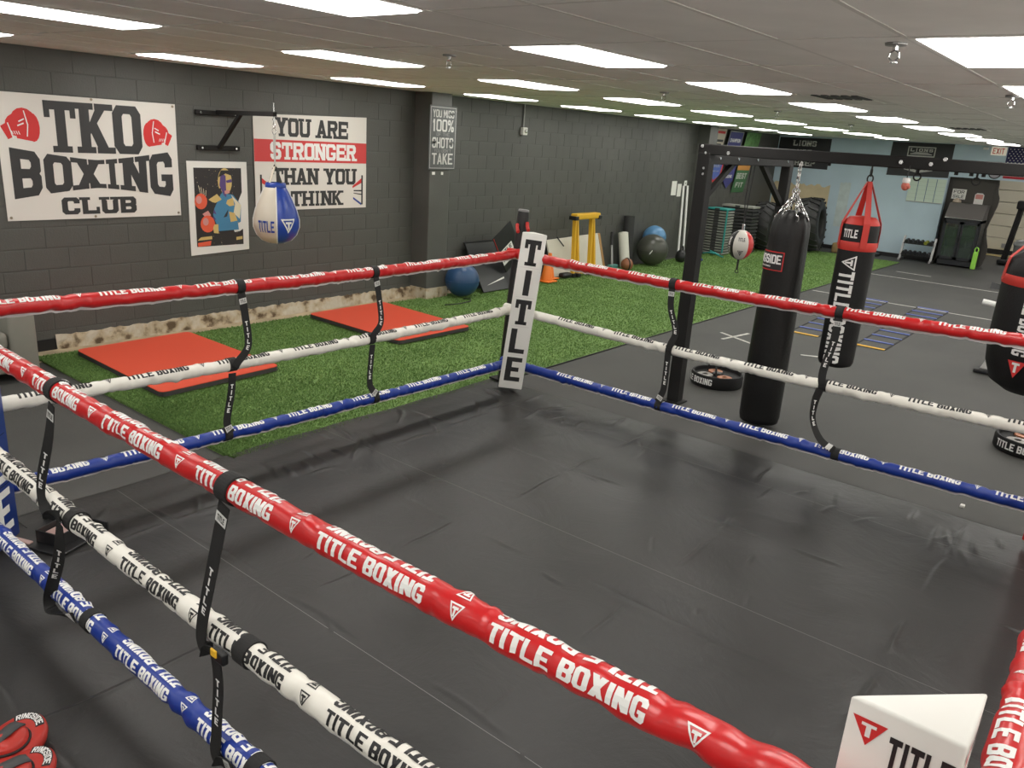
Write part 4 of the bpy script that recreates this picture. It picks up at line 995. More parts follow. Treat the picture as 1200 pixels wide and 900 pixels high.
m_mred = mat('red mat vinyl', (.72, .085, .04), .5, bump=(40, .06)); m_medge = mat('dark mat foam', (.045, .042, .04), .8)
def gym_mat(P, label):
    z0, z1 = .032, .078
    cx = sum(p[0] for p in P)/4; cy = sum(p[1] for p in P)/4
    t = thing('exercise_mat', label, 'mat', (cx, cy, z0), 'red exercise mats')
    def ring(k, r=.07):
        out = []
        for i in range(4):
            a, b, c = Vector(P[i-1]), Vector(P[i]), Vector(P[(i+1) % 4]); b = b+(Vector((cx, cy))-b).normalized()*k
            u = (a-b).normalized(); v = (c-b).normalized()
            for q in range(6):
                s_ = q/5; out.append(tuple(b+u*r*(1-s_)**2+v*r*s_**2))
        return out
    mb = MB(); mb.prism(ring(0), lambda x, y: (x, y, z0), lambda x, y: (x, y, z1-.006)); mb.build('foam_core', m_medge, t)
    mb = MB(); mb.prism(ring(.004), lambda x, y: (x, y, z1-.006), lambda x, y: (x, y, z1)); mb.build('red_cover', m_mred, t)
    return t
gym_mat([(3.23, 8.02), (4.44, 8.06), (4.43, 6.36), (3.19, 6.30)], 'red exercise mat on the turf below the club banner')
gym_mat([(6.04, 8.04), (7.30, 8.07), (7.22, 6.36), (6.02, 6.37)], 'red exercise mat on the turf before the pilaster')

def ball(x, y, r, z, mt, label):
    t = thing('exercise_ball', label, 'ball', (x, y, z), 'exercise balls')
    mb = MB(); mb.sphere((x, y, z+r*.97), r, 36, sz=.97); mb.build('ball_shell', mt, t, smooth=True)
    mb = MB()
    mb.tube([(x+(r+.002)*math.cos(a), y+(r+.002)*math.sin(a), z+r*.97) for a in [2*PI*i/40 for i in range(40)]], .004, 6, closed=True)
    mb.build('seam_ridge', mt, t); return t
m_bball = mat('blue ball rubber', (.02, .065, .16), .35); m_gball = mat('charcoal ball rubber', (.06, .062, .05), .32); m_lball = mat('light blue ball rubber', (.10, .25, .45), .4)
ball(8.70, 7.88, .255, .03, m_bball, 'dark blue exercise ball beside the pilaster foot')
t = ball(14.47, 7.93, .32, .03, m_gball, 'charcoal exercise ball before the block wall')
mb = MB(); printed(mb, [[(-.03, .33), (.03, .41), (.045, .40), (-.015, .315)]], lambda u, v: (14.47-.302+abs(u)*.2, 7.93-.13-u, v-.04)); mb.build('logo_print', m_wink, t)
ball(14.86, 8.13, .24, .32, m_lball, 'light blue exercise ball mostly hidden behind the charcoal ball')

# leaning black glossy panel
t = thing('leaning_panel', 'glossy black panel leaning on the block wall behind the white corner pad', 'panel', (9.5, 8.1, .03))
mb = MB(); mb.prism([(9.2, 0), (10.5, 0), (10.5, 1), (9.2, 1)], lambda x, v: (x, 7.88+.44*v, .032+.70*v), lambda x, v: (x, 7.91+.44*v, .045+.70*v)); mb.build('board', mat('gloss black', (.012, .013, .014), .3), t)
mb = MB(); mb.tube([(9.2, 7.878, .034), (10.5, 7.878, .034), (10.5, 8.318, .734), (9.2, 8.318, .734)], .009, 6, closed=True); mb.build('rim', m_black, t)
mb = MB(); mb.add([(9.35, 7.927, .12), (9.8, 7.967, .185), (9.8, 7.982, .21), (9.38, 7.932, .128)], [(0, 1, 2, 3)]); mb.build('scuff_label', m_paper, t)
# tilted black sign with a white label
t = thing('tilted_sign', 'black board tipped on its corner with a white lettered label, by the ring post', 'sign', (10.0, 8.15, .4))
M_ = Matrix.Translation((9.86, 7.98, .68)) @ Matrix.Rotation(math.radians(-34), 4, 'Y')
mb = MB(); mb.rbox(-.24, .24, -.012, .012, -.33, .33, .004, 1, mtx=M_); mb.build('board', m_black, t)
mb = MB(); mb.tube([M_ @ Vector(p) for p in ((-.24, -.016, -.1), (-.24, -.016, .33))], .006, 6); mb.build('edge', m_redw, t)
mb = MB(); mb.add([M_ @ Vector(p) for p in ((-.235, -.014, -.2), (.1, -.014, -.2), (.1, -.014, .05), (-.235, -.014, .05))], [(0, 1, 2, 3)]); lb = mb.build('label', m_paper, t)
mb = MB(); printed(mb, shift(layout('TITLE', .28, .07, s=.28), -.21, -.04)+shift(layout('BOXING', .28, .07, s=.28), -.21, -.15), lambda u, v: M_ @ Vector((u, -.0155, v))); mb.build('label_lettering', m_ink, lb)
mb = MB(); mb.bar(M_ @ Vector((0, -.02, -.3)), (9.98, 7.80, .04), .03, .03); mb.build('stand_leg', m_steel, t)

m_or = mat('orange cone plastic', (.85, .20, .02), .5)
def cone(x, y, h, z, label):
    t = thing('traffic_cone', label, 'cone', (x, y, z), 'orange cones')
    mb = MB(); mb.lathe([(.105, z+.02), (.03, z+h), (.026, z+h+.004), (.001, z+h+.004)], (x, y, 0), 20); mb.build('cone_body', m_or, t, angle=40)
    mb = MB(); mb.rbox(x-.14, x+.14, y-.14, y+.14, z, z+.022, .008, 2); mb.build('base', m_or, t)
cone(10.92, 7.95, .44, .03, 'orange cone peeking out right of the white corner pad')
cone(11.18, 8.10, .44, .03, 'orange cone just behind the other orange cone')
mb = MB(); mb.rbox(11.4, 11.66, 7.92, 8.06, .03, .12, .04, 3); top(mb.build('black_bundle', m_black, angle=60), 'small black bundle lying beside the orange cones', 'bundle')
# leaning white board
t = thing('white_board', 'long white board leaning on the block wall behind the yellow frame', 'board', (12.6, 8.25, .03))
mb = MB(); mb.prism([(11.35, 0), (12.98, 0), (12.98, 1), (11.35, 1)], lambda x, v: (x, 8.12+.2*v, .032+(.62+.04*(x-11.35)/1.6)*v), lambda x, v: (x, 8.145+.2*v, .036+(.62+.04*(x-11.35)/1.6)*v)); mb.build('panel', mat('cream laminate', (.66, .63, .54), .5, var=(3, .06)), t)
mb = MB(); mb.prism([(12.98, 0), (13.05, 0), (13.05, 1), (12.98, 1)], lambda x, v: (x, 8.115+.2*v, .032+.66*v), lambda x, v: (x, 8.15+.2*v, .036+.66*v)); mb.build('edge_trim', mat('oak edge', (.40, .22, .08), .6), t)
mb = MB(); mb.bar((11.62, 8.30, .70), (11.74, 8.22, .54), .02, .02); mb.build('clip', m_black, t)
# yellow folding frame
m_yel = mat('yellow paint', (.78, .45, .03), .45)
t = thing('folding_frame', 'yellow folded sawhorse frame standing on the turf by the wall', 'sawhorse', (12.05, 8.05, .03))
for (x0, x1) in ((11.70, 11.78), (12.22, 12.32)):
    for k, dx in enumerate((0, .11)):
        mb = MB(); mb.bar((x0+dx*.9, 7.95-.04*k, .05), (x0+dx*.7, 8.0+.02*k, 1.05), .07, .04); lg = mb.build('leg', m_yel, t)
        mb = MB(); mb.rbox(x0+dx*.9-.045, x0+dx*.9+.045, 7.9-.04*k, 8.0-.04*k, .032, .10, .01, 1); mb.build('foot_cap', m_black, lg)
mb = MB(); mb.rbox(11.66, 12.42, 7.93, 8.07, 1.04, 1.14, .02, 2); tb = mb.build('top_beam', m_yel, t)
for x in (11.65, 12.38):
    mb = MB(); mb.rbox(x-.03, x+.07, 7.92, 8.08, 1.03, 1.10, .01, 1); mb.build('bracket', m_black, tb)
mb = MB(); mb.bar((11.78, 7.95, .1), (12.3, 7.95, .1), .05, .05); mb.build('stretcher', m_yel, t)
# rolls, mallet, ball
t = thing('foam_roll', 'white foam roller leaning beside the black roll', 'foam roller', (13.67, 8.1, .03), 'foam rolls')
mb = MB(); mb.cyl((13.60, 8.02, .05), (13.74, 8.22, .68), .10, n=22); mb.build('roll_body', mat('white foam', (.62, .61, .54), .7), t, angle=40)
mb = MB(); mb.cyl((13.738, 8.217, .675), (13.741, 8.222, .686), .05, n=16); mb.build('core_hole', m_galv, t)
t = thing('foam_roll', 'tall black foam roll standing against the block wall', 'foam roller', (13.98, 8.2, .03), 'foam rolls')
mb = MB(); mb.cyl((13.98, 8.22, .032), (13.99, 8.26, 1.0), .11, n=22); mb.build('roll_body', mat('black foam', (.03, .03, .031), .7), t, angle=40)
mb = MB(); mb.cyl((13.99, 8.26, .998), (13.99, 8.2602, 1.006), .045, n=16); mb.build('core_hole', m_black, t)
t = thing('sledge_hammer', 'hammer with a grey handle standing head down by the white board', 'hammer', (13.15, 8.1, .03))
mb = MB(); mb.cyl((13.06, 7.98, .10), (13.10, 8.06, .50), .02, n=10); mb.build('handle', m_galv, t); mb = MB(); mb.cyl((13.10, 8.06, .50), (13.13, 8.10, .74), .026, n=10); mb.build('grip', m_black, t)
mb = MB(); mb.rbox(12.96, 13.2, 7.93, 8.03, .03, .14, .015, 2); mb.build('head', mat('teal paint', (.08, .25, .22), .5), t)
t = thing('medicine_ball', 'brown and black medicine ball in front of the white foam roller', 'ball', (13.3, 7.8, .03))
mb = MB(); mb.sphere((13.30, 7.80, .15), .12, 24); mb.build('ball_shell', mat('brown rubber', (.25, .09, .04), .5), t, smooth=True)
mb = MB(); mb.tube([(13.30+.121*math.cos(a)*.5, 7.80-.121*math.cos(a)*.866*-1, .15+.121*math.sin(a)) for a in [2*PI*i/24 for i in range(24)]], .014, 6, closed=True); mb.build('band', m_black, t)
# white poles
for k, (x, xb) in enumerate(((16.36, 16.12), (16.55, 16.36))):
    mb = MB(); mb.cyl((xb, 8.18, .032), (x, 8.375, 1.56), .024, n=12); top(mb.build('white_pole', m_wink, angle=40), 'white plastic pole leaning below the switch, the %s one' % ('left', 'right')[k], 'pole', 'white poles')
# kettlebells and a band
def kettle(x, y, s, label):
    t = thing('kettlebell', label, 'kettlebell', (x, y, .03), 'kettlebells')
    mb = MB(); mb.lathe([(.001, .03), (.06*s, .03), (.10*s, .06), (.11*s, .03+.1*s), (.09*s, .03+.18*s), (.05*s, .03+.22*s), (.001, .03+.23*s)], (x, y, 0), 18); mb.build('bell', m_black, t, smooth=True)
    mb = MB(); mb.tube([(x+.07*s*math.cos(a), y, .03+.21*s+.09*s*math.sin(a)) for a in [PI*i/10 for i in range(11)]], .016*s, 8); mb.build('handle', m_black, t, smooth=True)
kettle(15.55, 7.82, 1.1, 'black kettlebell right of the charcoal exercise ball'); kettle(15.95, 7.85, .9, 'small black kettlebell before the leaning white poles')
mb = MB(); mb.tube([(16.1+.16*math.cos(a)+.02*math.sin(5*a), 7.72+.10*math.sin(a), .05+.012*math.sin(3*a)) for a in [2*PI*i/36 for i in range(36)]], .022, 8, closed=True); top(mb.build('resistance_band', mat('blue rubber', (.03, .05, .28), .5), smooth=True), 'blue resistance band looped at the foot of the white poles', 'band')
mb = MB(); mb.tube([(8.0, 7.55, .04), (8.25, 7.48, .042), (8.5, 7.52, .04), (8.62, 7.62, .042), (8.55, 7.70, .04)], .008, 6); top(mb.build('skipping_rope', m_black, smooth=True), 'thin black skipping rope lying on the turf before the blue ball', 'skipping rope')

# ================================================================= BAG RACK
QX, QY, QF = 6.77, 3.28, 8.75
t = thing('bag_rack', 'black steel punch bag rack with uprights, braces and long overhead beam', 'rack', (QX, QY, 0))
for (x, y, w_) in ((QX, QY, .115), (QF, QY, .10), (QX, -1.3, .115), (QF, -1.3, .10)):
    mb = MB(); mb.rbox(x-w_/2, x+w_/2, y-w_/2, y+w_/2, .012, 2.33 if x < 8 else 2.26, .006, 1); u_ = mb.build('upright', m_steel, t)
    mb = MB(); mb.box(x-.09, x+.09, y-.09, y+.09, 0, .012); mb.build('foot_plate', m_steel, u_)
mb = MB(); mb.rbox(QX-.05, QX+.05, -1.36, 3.345, 2.315, 2.405, .006, 1); bmn = mb.build('overhead_beam', m_steel, t)
for (y, z) in ((3.30, 2.385), (1.65, 2.36), (1.44, 2.36), (3.05, 2.34), (1.35, 2.40)):
    mb = MB(); mb.cyl((QX-.05, y, z), (QX-.064, y, z), .016, n=6); mb.build('bolt', m_chrome, bmn)
mb = MB(); mb.rbox(QX+.05, QF+.05, QY-.045, QY+.045, 2.235, 2.315, .006, 1); sb_ = mb.build('side_beam', m_steel, t)
for x in (6.95, 7.35, 7.8, 8.6):
    mb = MB(); mb.cyl((x, QY-.045, 2.29), (x, QY-.058, 2.29), .013, n=6); mb.build('bolt', m_chrome, sb_)
mb = MB(); mb.bar((7.36, QY, 2.25), (QX+.05, QY, 1.93), .045, .045); mb.build('brace', m_steel, t)
mb = MB(); mb.bar((8.05, QY, 2.25), (QF-.04, QY, 1.84), .05, .05); mb.build('brace', m_steel, t)
mb = MB(); mb.rbox(QX+.05, QF+.05, -1.345, -1.255, 2.235, 2.315, .006, 1); mb.build('side_beam', m_steel, t)
for z in (2.15, 2.20, 2.33):
    mb = MB(); mb.cyl((QX-.058, QY-.02, z), (QX-.068, QY-.02, z), .012, n=6); mb.build('bolt', m_chrome, t)
for y in (1.53, 1.13):
    mb = MB(); mb.cyl((QX, y, 2.315), (QX, y, 2.28), .008, n=8); mb.tube([(QX, y+.025*math.cos(a), 2.26+.025*math.sin(a)) for a in [2*PI*i/14 for i in range(14)]], .006, 6, closed=True); mb.build('eye_hook', m_steel, t)
for y in (1.27, 1.17, 1.09, 2.2):
    mb = MB(); mb.cyl((QX, y, 2.315), (QX, y, 2.295), .014, n=6); mb.build('nut', m_steel, t)

def chain(mb, p0, p1, r=.008, ll=.045):
    p0 = Vector(p0); p1 = Vector(p1); d = (p1-p0); n = max(2, int(d.length/(ll*.75))); t_ = d.normalized()
    a = t_.cross(Vector((.3, 1, .2))).normalized(); b = t_.cross(a)
    for i in range(n):
        c = p0+d*(i+.5)/n; w_ = a if i % 2 else b
        mb.tube([c+t_*ll*.5*math.cos(q)+w_*ll*.26*math.sin(q) for q in [2*PI*k/10 for k in range(10)]], r*.5, 5, closed=True)
def oncyl(c, r, a0, off=.002): return lambda u, v: (c[0]+(r+off)*math.cos(a0+u/r), c[1]+(r+off)*math.sin(a0+u/r), v)
m_leath = mat('black bag leather', (.009, .009, .009), .45, spec=.35, bump=(45, .25)); m_bcloth = mat('black bag nylon', (.010, .010, .0105), .6, spec=.3, bump=(60, .2))
# long black heavy bag
bc = (QX, 2.43, 0); az = math.atan2(-2.43, -QX)
t = thing('heavy_bag', 'tall black leather heavy bag on chains almost touching the floor', 'punch bag', (QX, 2.43, .03))
mb = MB(); vs = []; fs = []; n = 40; lev = [(.12, .035), (.165, .05), (.176, .10), (.178, .5), (.172, 1.0), (.168, 1.4), (.163, 1.70), (.155, 1.80), (.13, 1.87), (.09, 1.91), (.02, 1.92)]
for k, (r_, z) in enumerate(lev):
    for j in range(n):
        a = 2*PI*j/n; w_ = 1+(.05*math.sin(9*a+.6)+.04*math.sin(5*a))*max(0, (z-1.55)/.35)+.012*math.sin(3*a+z*5)
        vs.append((QX+r_*w_*math.cos(a), 2.43+r_*w_*math.sin(a), z))
for k in range(len(lev)-1):
    for j in range(n): fs.append((k*n+j, k*n+(j+1) % n, (k+1)*n+(j+1) % n, (k+1)*n+j))
fs.append(tuple(range(n))); mb.add(vs, fs); mb.build('bag_shell', m_leath, t, smooth=True)
ring_p = (QX, 2.43, 2.06)
for k in range(6):
    a = az+.35+k*2*PI/6; p = (QX+.135*math.cos(a), 2.43+.135*math.sin(a), 1.84); mb = MB(); chain(mb, p, ring_p, .014, .05); mb.build('chain', m_chrome, t)
mb = MB(); chain(mb, ring_p, (QX, 2.43, 2.31), .013, .05); mb.tube([(QX, 2.43+.03*math.cos(q), 2.07+.03*math.sin(q)) for q in [2*PI*k/12 for k in range(12)]], .006, 6, closed=True); mb.build('top_chain', m_chrome, t)
a0 = az-math.radians(58); f = oncyl(bc, .171, a0, .003); f2 = oncyl(bc, .171, a0, .0045)
mb = MB(); printed(mb, dice([[(-.165, 1.42), (.165, 1.42), (.165, 1.58), (-.165, 1.58)]], .02), f); mb.build('label_border', m_rink, t)
mb = MB(); printed(mb, dice([[(-.157, 1.428), (.157, 1.428), (.157, 1.572), (-.157, 1.572)]], .02), f2); lb = mb.build('label', m_ink, t)
mb = MB(); printed(mb, dice(shift(layout('RINGSIDE', .295, .075, gap=.08, s=.3, b=.17), -.148, 1.478), .015), oncyl(bc, .171, a0, .006)); printed(mb, dice(shift(layout('BOXING', .12, .012, gap=.1), -.06, 1.448), .02), oncyl(bc, .171, a0, .006)); mb.build('label_lettering', m_wink, lb)

m_redn = mat('red strap nylon', (.55, .035, .025), .55)
def strap_bag(name, label, cx, cy, r, z0, z1, zt, nst, taper, emb):
    c = (cx, cy, 0); az = math.atan2(-cy, -cx)
    t = thing(name, label, 'punch bag', (cx, cy, z0))
    lev = [(.001, z0), (r*.62, z0+.004), (r*.9, z0+r*.14), (r*.985, z0+r*.35), (r, z0+r*.7), (r, z1-.05), (r*.97, z1), (r*.80, z1+.035), (.001, z1+.05)]
    if taper: lev = [(.001, z0), (r*.5, z0+.012), (r*.8, z0+r*.22), (r*.95, z0+r*.6), (r, z0+r*1.1), (r, z1-.08), (r*.94, z1), (r*.75, z1+.05), (.001, z1+.06)]
    mb = MB(); mb.lathe(lev, c, 40); mb.build('bag_shell', m_bcloth, t, smooth=True)
    zb = z1-(.15 if not taper else .12)
    mb = MB(); mb.lathe([(r+.002, zb-.055), (r+.005, zb-.05), (r+.005, zb+.01), (r+.002, zb+.015)], c, 40); mb.build('red_band', m_redn, t, smooth=True)
    for k in range(nst):
        a = az+.28+k*2*PI/nst; e = Vector((math.cos(a), math.sin(a), 0)); tn = Vector((-e.y, e.x, 0)); wd = .05 if not taper else .06
        pts_ = [Vector((cx, cy, 0))+e*(radat(lev, zb-.03)+.006)+Vector((0, 0, zb-.03)), Vector((cx, cy, 0))+e*(radat(lev, z1-.04)+.006)+Vector((0, 0, z1-.04)), Vector((cx, cy, 0))+e*(radat(lev, z1)+.006)+Vector((0, 0, z1+.01)), Vector((cx, cy, zt))+e*.012]
        mb = MB()
        for p0, p1 in zip(pts_, pts_[1:]): mb.add([p0-tn*wd/2, p0+tn*wd/2, p1+tn*wd/2*(.7 if p1 is pts_[-1] else 1), p1-tn*wd/2*(.7 if p1 is pts_[-1] else 1)]+[q+e*.004 for q in (p0-tn*wd/2, p0+tn*wd/2, p1+tn*wd/2*(.7 if p1 is pts_[-1] else 1), p1-tn*wd/2*(.7 if p1 is pts_[-1] else 1))], [(0, 1, 2, 3), (4, 7, 6, 5), (0, 4, 5, 1), (1, 5, 6, 2), (2, 6, 7, 3), (3, 7, 4, 0)])
        mb.build('hanging_strap', m_redn, t)
    mb = MB(); mb.tube([(cx, cy+.022*math.cos(q), zt+.02+.03*math.sin(q)) for q in [2*PI*k/12 for k in range(12)]], .006, 6, closed=True); mb.tube([(cx+.018*math.cos(q), cy, zt+.07+.03*math.sin(q)) for q in [2*PI*k/12 for k in range(12)]], .006, 6, closed=True); mb.cyl((cx, cy, zt+.09), (cx, cy, 2.315), .007, n=8); mb.build('snap_hook', m_black, t)
    emb(t, c, r, az); return t
def emb2(t, c, r, az):
    a0 = az-.30
    mb = MB(); printed(mb, dice([[(y, 1.50-x) for x, y in p] for p in shift(layout('TITLE BOXING', .76, .125, gap=.1, s=.33, b=.19), .0, -.06)], .02), oncyl(c, r, a0, .003)); mb.build('lettering', m_wink, t)
    mb = MB(); printed(mb, dice([[(y, -x+1.57) for x, y in p] for p in tri_logo(.115)], .02), oncyl(c, r, a0, .003)); mb.build('emblem', m_wink, t)
    mb = MB(); printed(mb, dice(shift(layout('TITLE', .12, .065, gap=.1, s=.33, b=.2), -.09, 1.765), .02), oncyl(c, r, a0, .003)); mb.build('top_lettering', m_wink, t)
    mb = MB(); mb.lathe([(r*.985, 1.868), (r*.9, 1.895), (r*.7, 1.925), (.001, 1.935)], c, 36); mb.build('red_lid', m_redn, t, smooth=True)
    mb = MB(); mb.lathe([(r*.5, .70), (r*.62, .697), (r*.70, .71)], c, 32); mb.build('red_base_ring', m_redn, t, smooth=True)
strap_bag('banana_bag', 'slim black punch bag with red straps and white vertical lettering', QX, 1.865, .142, .69, 1.87, 2.2, 4, False, emb2)
def emb3(t, c, r, az):
    a0 = az-.35
    mb = MB(); printed(mb, dice([[(y, 1.62-x) for x, y in p] for p in shift(layout('TITLE BOXING', .5, .10, gap=.1, s=.33, b=.19), 0, -.05)], .03), oncyl(c, r, a0, .004)); mb.build('lettering', m_wink, t)
    mb = MB(); printed(mb, dice([[(-.06, 1.08), (.06, 1.08), (0, .96)]], .03, .03), oncyl(c, r, a0, .004), 0); printed(mb, dice([[(x*.05-.025, y*.07+1.0) for x, y in p] for p in glyph('T', .34, .24)], .02), oncyl(c, r, a0, .006), 1); mb.build('emblem', [m_rink, m_wink], t)
t3 = strap_bag('wide_bag', 'wide black punch bag with red straps at the right edge', QX, .47, .345, .80, 1.76, 2.15, 4, True, emb3)
mb = MB(); mb.tube([(QX, .47, .80), (QX-.01, .47, .76), (QX, .48, .72)], .006, 6); mb.build('bottom_cord', m_black, t3)

# double-end ball
t = thing('double_end_ball', 'small red, white and black ball hanging on a black cord', 'punch ball', (7.81, QY, 1.3))
cb = Vector((7.81, QY, 0)); caz = math.atan2(-QY, -7.81); pr = [(max(.001, .128*math.sin(PI*i/16)), 1.455-.15*math.cos(PI*i/16)) for i in range(17)]
def pan(i, j, n=30):
    if i >= 14: return 1
    d = ((2*PI*(j+.5)/n-caz+PI) % (2*PI))-PI
    return 1 if abs(d-.05) < .62 else (0 if .62 <= d < 2.2 else 2)
mb = MB(); mb.lathe(pr, cb, 30, mfun=pan); mb.build('ball_shell', [mat('red leather', (.6, .02, .02), .3), mat('white leather', (.7, .68, .62), .35), m_leath], t, smooth=True)
def onb(off): return lambda u, v: (cb.x+(radat(pr, v)+off)*math.cos(caz+u/.12), cb.y+(radat(pr, v)+off)*math.sin(caz+u/.12), v)
mb = MB(); printed(mb, dice(shift(layout('TITLE', .07, .035, gap=.12), -.03, 1.50), .02, .02), onb(.002)); printed(mb, dice(shift(tri_logo(.055), .005, 1.38), .02, .02), onb(.002)); mb.build('lettering', m_ink, t)
mb = MB(); printed(mb, dice(rot90(shift(layout('TITLE BOXING', .16, .03), -.08, 0)), .02, .02), lambda u, v: onb(.002)(u-.11, v+1.455)); mb.build('side_lettering', m_wink, t)
mb = MB(); mb.tube([(7.81, QY, 1.60), (7.82, QY, 1.70), (7.83, QY-.02, 2.235)], .006, 6); mb.tube([(7.815, QY, 1.68), (7.83, QY+.03, 1.9), (7.84, QY+.02, 2.235)], .006, 6); mb.build('bungee_cord', m_black, t)
mb = MB(); mb.rbox(7.80, 7.83, QY-.012, QY+.012, 1.60, 1.66, .004, 1); mb.build('clip', m_chrome, t)
mb = MB(); mb.bar((7.81, QY, 1.31), (7.805, QY, 1.20), .02, .006); mb.tube([(7.805, QY+.018*math.cos(q), 1.185+.018*math.sin(q)) for q in [2*PI*k/10 for k in range(10)]], .004, 5, closed=True); mb.build('bottom_loop', m_black, t)
# miniature glove on the beam
t = thing('mini_glove', 'tiny red and white boxing glove hanging from the rack beam', 'glove', (QX, 1.58, 2.15))
mb = MB(); mb.sphere((QX-.06, 1.585, 2.19), .03, 18, sz=1.15); mb.sphere((QX-.07, 1.562, 2.185), .016, 12); mb.build('fist', mat('pink red leather', (.55, .14, .10), .5), t, smooth=True)
mb = MB(); mb.lathe([(.022, 2.21), (.028, 2.225), (.026, 2.25), (.001, 2.25)], (QX-.06, 1.585, 0), 14); mb.build('cuff', m_wink, t)
mb = MB(); mb.tube([(QX-.06, 1.585, 2.25), (QX-.056, 1.58, 2.34)], .004, 5); mb.build('cord', m_ink, t)

# weighted floor anchors
m_copper = mat('copper plate', (.45, .17, .08), .4, metal=.3)
def anchor(x, y, r, h, word, label, da):
    az = math.atan2(-y, -x); t = thing('bag_anchor', label, 'bag anchor', (x, y, 0), 'floor anchors')
    mb = MB(); mb.lathe([(.001, .002), (r*.97, .002), (r, .02), (r*1.0, h*.8), (r*.97, h), (r*.90, h), (r*.88, h*.72), (.001, h*.70)], (x, y, 0), 36); mb.build('ring_bag', m_bcloth, t, angle=50)
    for k, (a, d, q) in enumerate(((.6, .45, .2), (2.4, .5, .22), (4.2, .48, .2))):
        mb = MB(); mb.lathe([(.03, h*.72), (r*q*1.4, h*.72), (r*q*1.4, h*.82), (.03, h*.84)], (x+r*d*math.cos(a), y+r*d*math.sin(a), 0), 14); mb.build('plate', m_copper if k != 1 else mat('worn grey plate', (.32, .30, .28), .5), t)
    mb = MB(); mb.rbox(x-.05, x+.05, y-.05, y+.05, h*.7, h*.95, .01, 1); mb.build('hub', m_black, t)
    mb = MB(); mb.tube([(x+.02+.12*math.cos(q)*.7, y+.07+.12*math.cos(q)*.7, h*.72+.17*math.sin(q)) for q in [PI*k/12 for k in range(13)]], .008, 6); mb.build('handle', m_black, t)
    mb = MB(); printed(mb, dice(shift(layout(word, len(word)*.036, .065, gap=.1, s=.33, b=.19), -len(word)*.018, h*.32), .03), oncyl((x, y), r, az+da, .003)); mb.build('lettering', m_wink, t)
anchor(7.68, 3.27, .27, .13, 'TITLE BOXING', 'round black bag anchor with copper plates beside the rack upright', -.95)
anchor(8.02, .44, .29, .13, 'TITLE BOXING', 'round black bag anchor with copper plates at the right edge', -.28)

# agility ladders, tape lines
m_lad = mat('blue ladder rung', (.10, .15, .46), .5); m_lst = mat('black ladder strap', (.02, .02, .02), .8)
def ladder(x0, x1, ya0, yb0, ya1, yb1, label, n=10):
    t = thing('agility_ladder', label, 'agility ladder', ((x0+x1)/2, (ya0+yb0)/2, 0), 'agility ladders')
    for (p, q) in (((x0, ya0), (x1, ya1)), ((x0, yb0), (x1, yb1))):
        mb = MB(); mb.bar((*p, .004), (*q, .004), .025, .004); mb.build('side_strap', m_lst, t)
    for k in range(n):
        s_ = k/(n-1); a = (x0+(x1-x0)*s_, ya0+(ya1-ya0)*s_, .009); b = (x0+(x1-x0)*s_, yb0+(yb1-yb0)*s_, .009)
        mb = MB(); mb.bar(a, b, .06, .006); mb.build('rung', m_yel if k == 0 else m_lad, t)
ladder(10.95, 14.9, 2.43, 2.80, 2.45, 2.93, 'blue rung agility ladder on the floor right of the red strapped bag')
ladder(10.95, 14.9, 3.30, 3.69, 3.42, 3.88, 'blue rung agility ladder on the floor half hidden behind the bags')
m_tape = mat('white floor tape', (.55, .54, .50), .6, var=(12, .25))
def tape(p, q, w_, label):
    mb = MB(); mb.bar((*p, .002), (*q, .002), w_, .0015); top(mb.build('floor_tape', m_tape), label, 'tape', 'floor tape lines')
tape((18.4, 4.70), (18.4, 1.2), .05, 'long white tape line across the floor before the cooler')
tape((14.85, 4.72), (14.85, 1.0), .05, 'long white tape line across the floor past the ladders')
tape((19.45, 4.42), (19.4, 3.68), .05, 'short white tape dash before the dumbbell rack')
tape((10.02, 4.30), (9.66, 3.55), .045, 'white tape stroke of the floor cross, the one running sideways')
tape((9.66, 4.12), (10.30, 4.02), .045, 'white tape stroke of the floor cross, the one running away')
tape((9.73, 3.10), (9.86, 2.85), .045, 'short white tape dash between the two hanging bags')

# bench behind the wide bag
t = thing('weight_bench', 'silver framed bench with black foot mostly hidden by the wide bag', 'bench', (11, .9, 0))
mb = MB(); mb.bar((10.85, 1.25, .03), (10.85, 1.12, .40), .07, .12); mb.build('leg', mat('silver paint', (.55, .55, .53), .4), t)
mb = MB(); mb.rbox(10.72, 11.0, 1.08, 1.36, .005, .05, .012, 2); mb.build('foot', m_black, t)
mb = MB(); mb.rbox(10.7, 11.05, .2, 1.32, .40, .47, .02, 2); mb.build('seat', m_black, t)
mb = MB(); mb.bar((10.85, .3, .03), (10.85, .36, .40), .07, .12); mb.build('leg', mat('silver paint', (.55, .55, .53), .4), t)
mb = MB(); mb.cyl((12.9, 1.72, .55), (12.9, 1.2, .50), .04, n=12); pk = mb.build('handle_post', m_wink)
top(pk, 'white capped machine handle poking out beside the wide bag', 'handle')
mb = MB(); mb.prism([(-.12, 0), (.12, 0), (.02, .12), (-.02, .12)], lambda u, v: (19.0+u, 2.45, v), lambda u, v: (19.0+u, 2.15, v*.6)); top(mb.build('door_wedge', m_black), 'black floor wedge beside the wide bag far back', 'wedge')

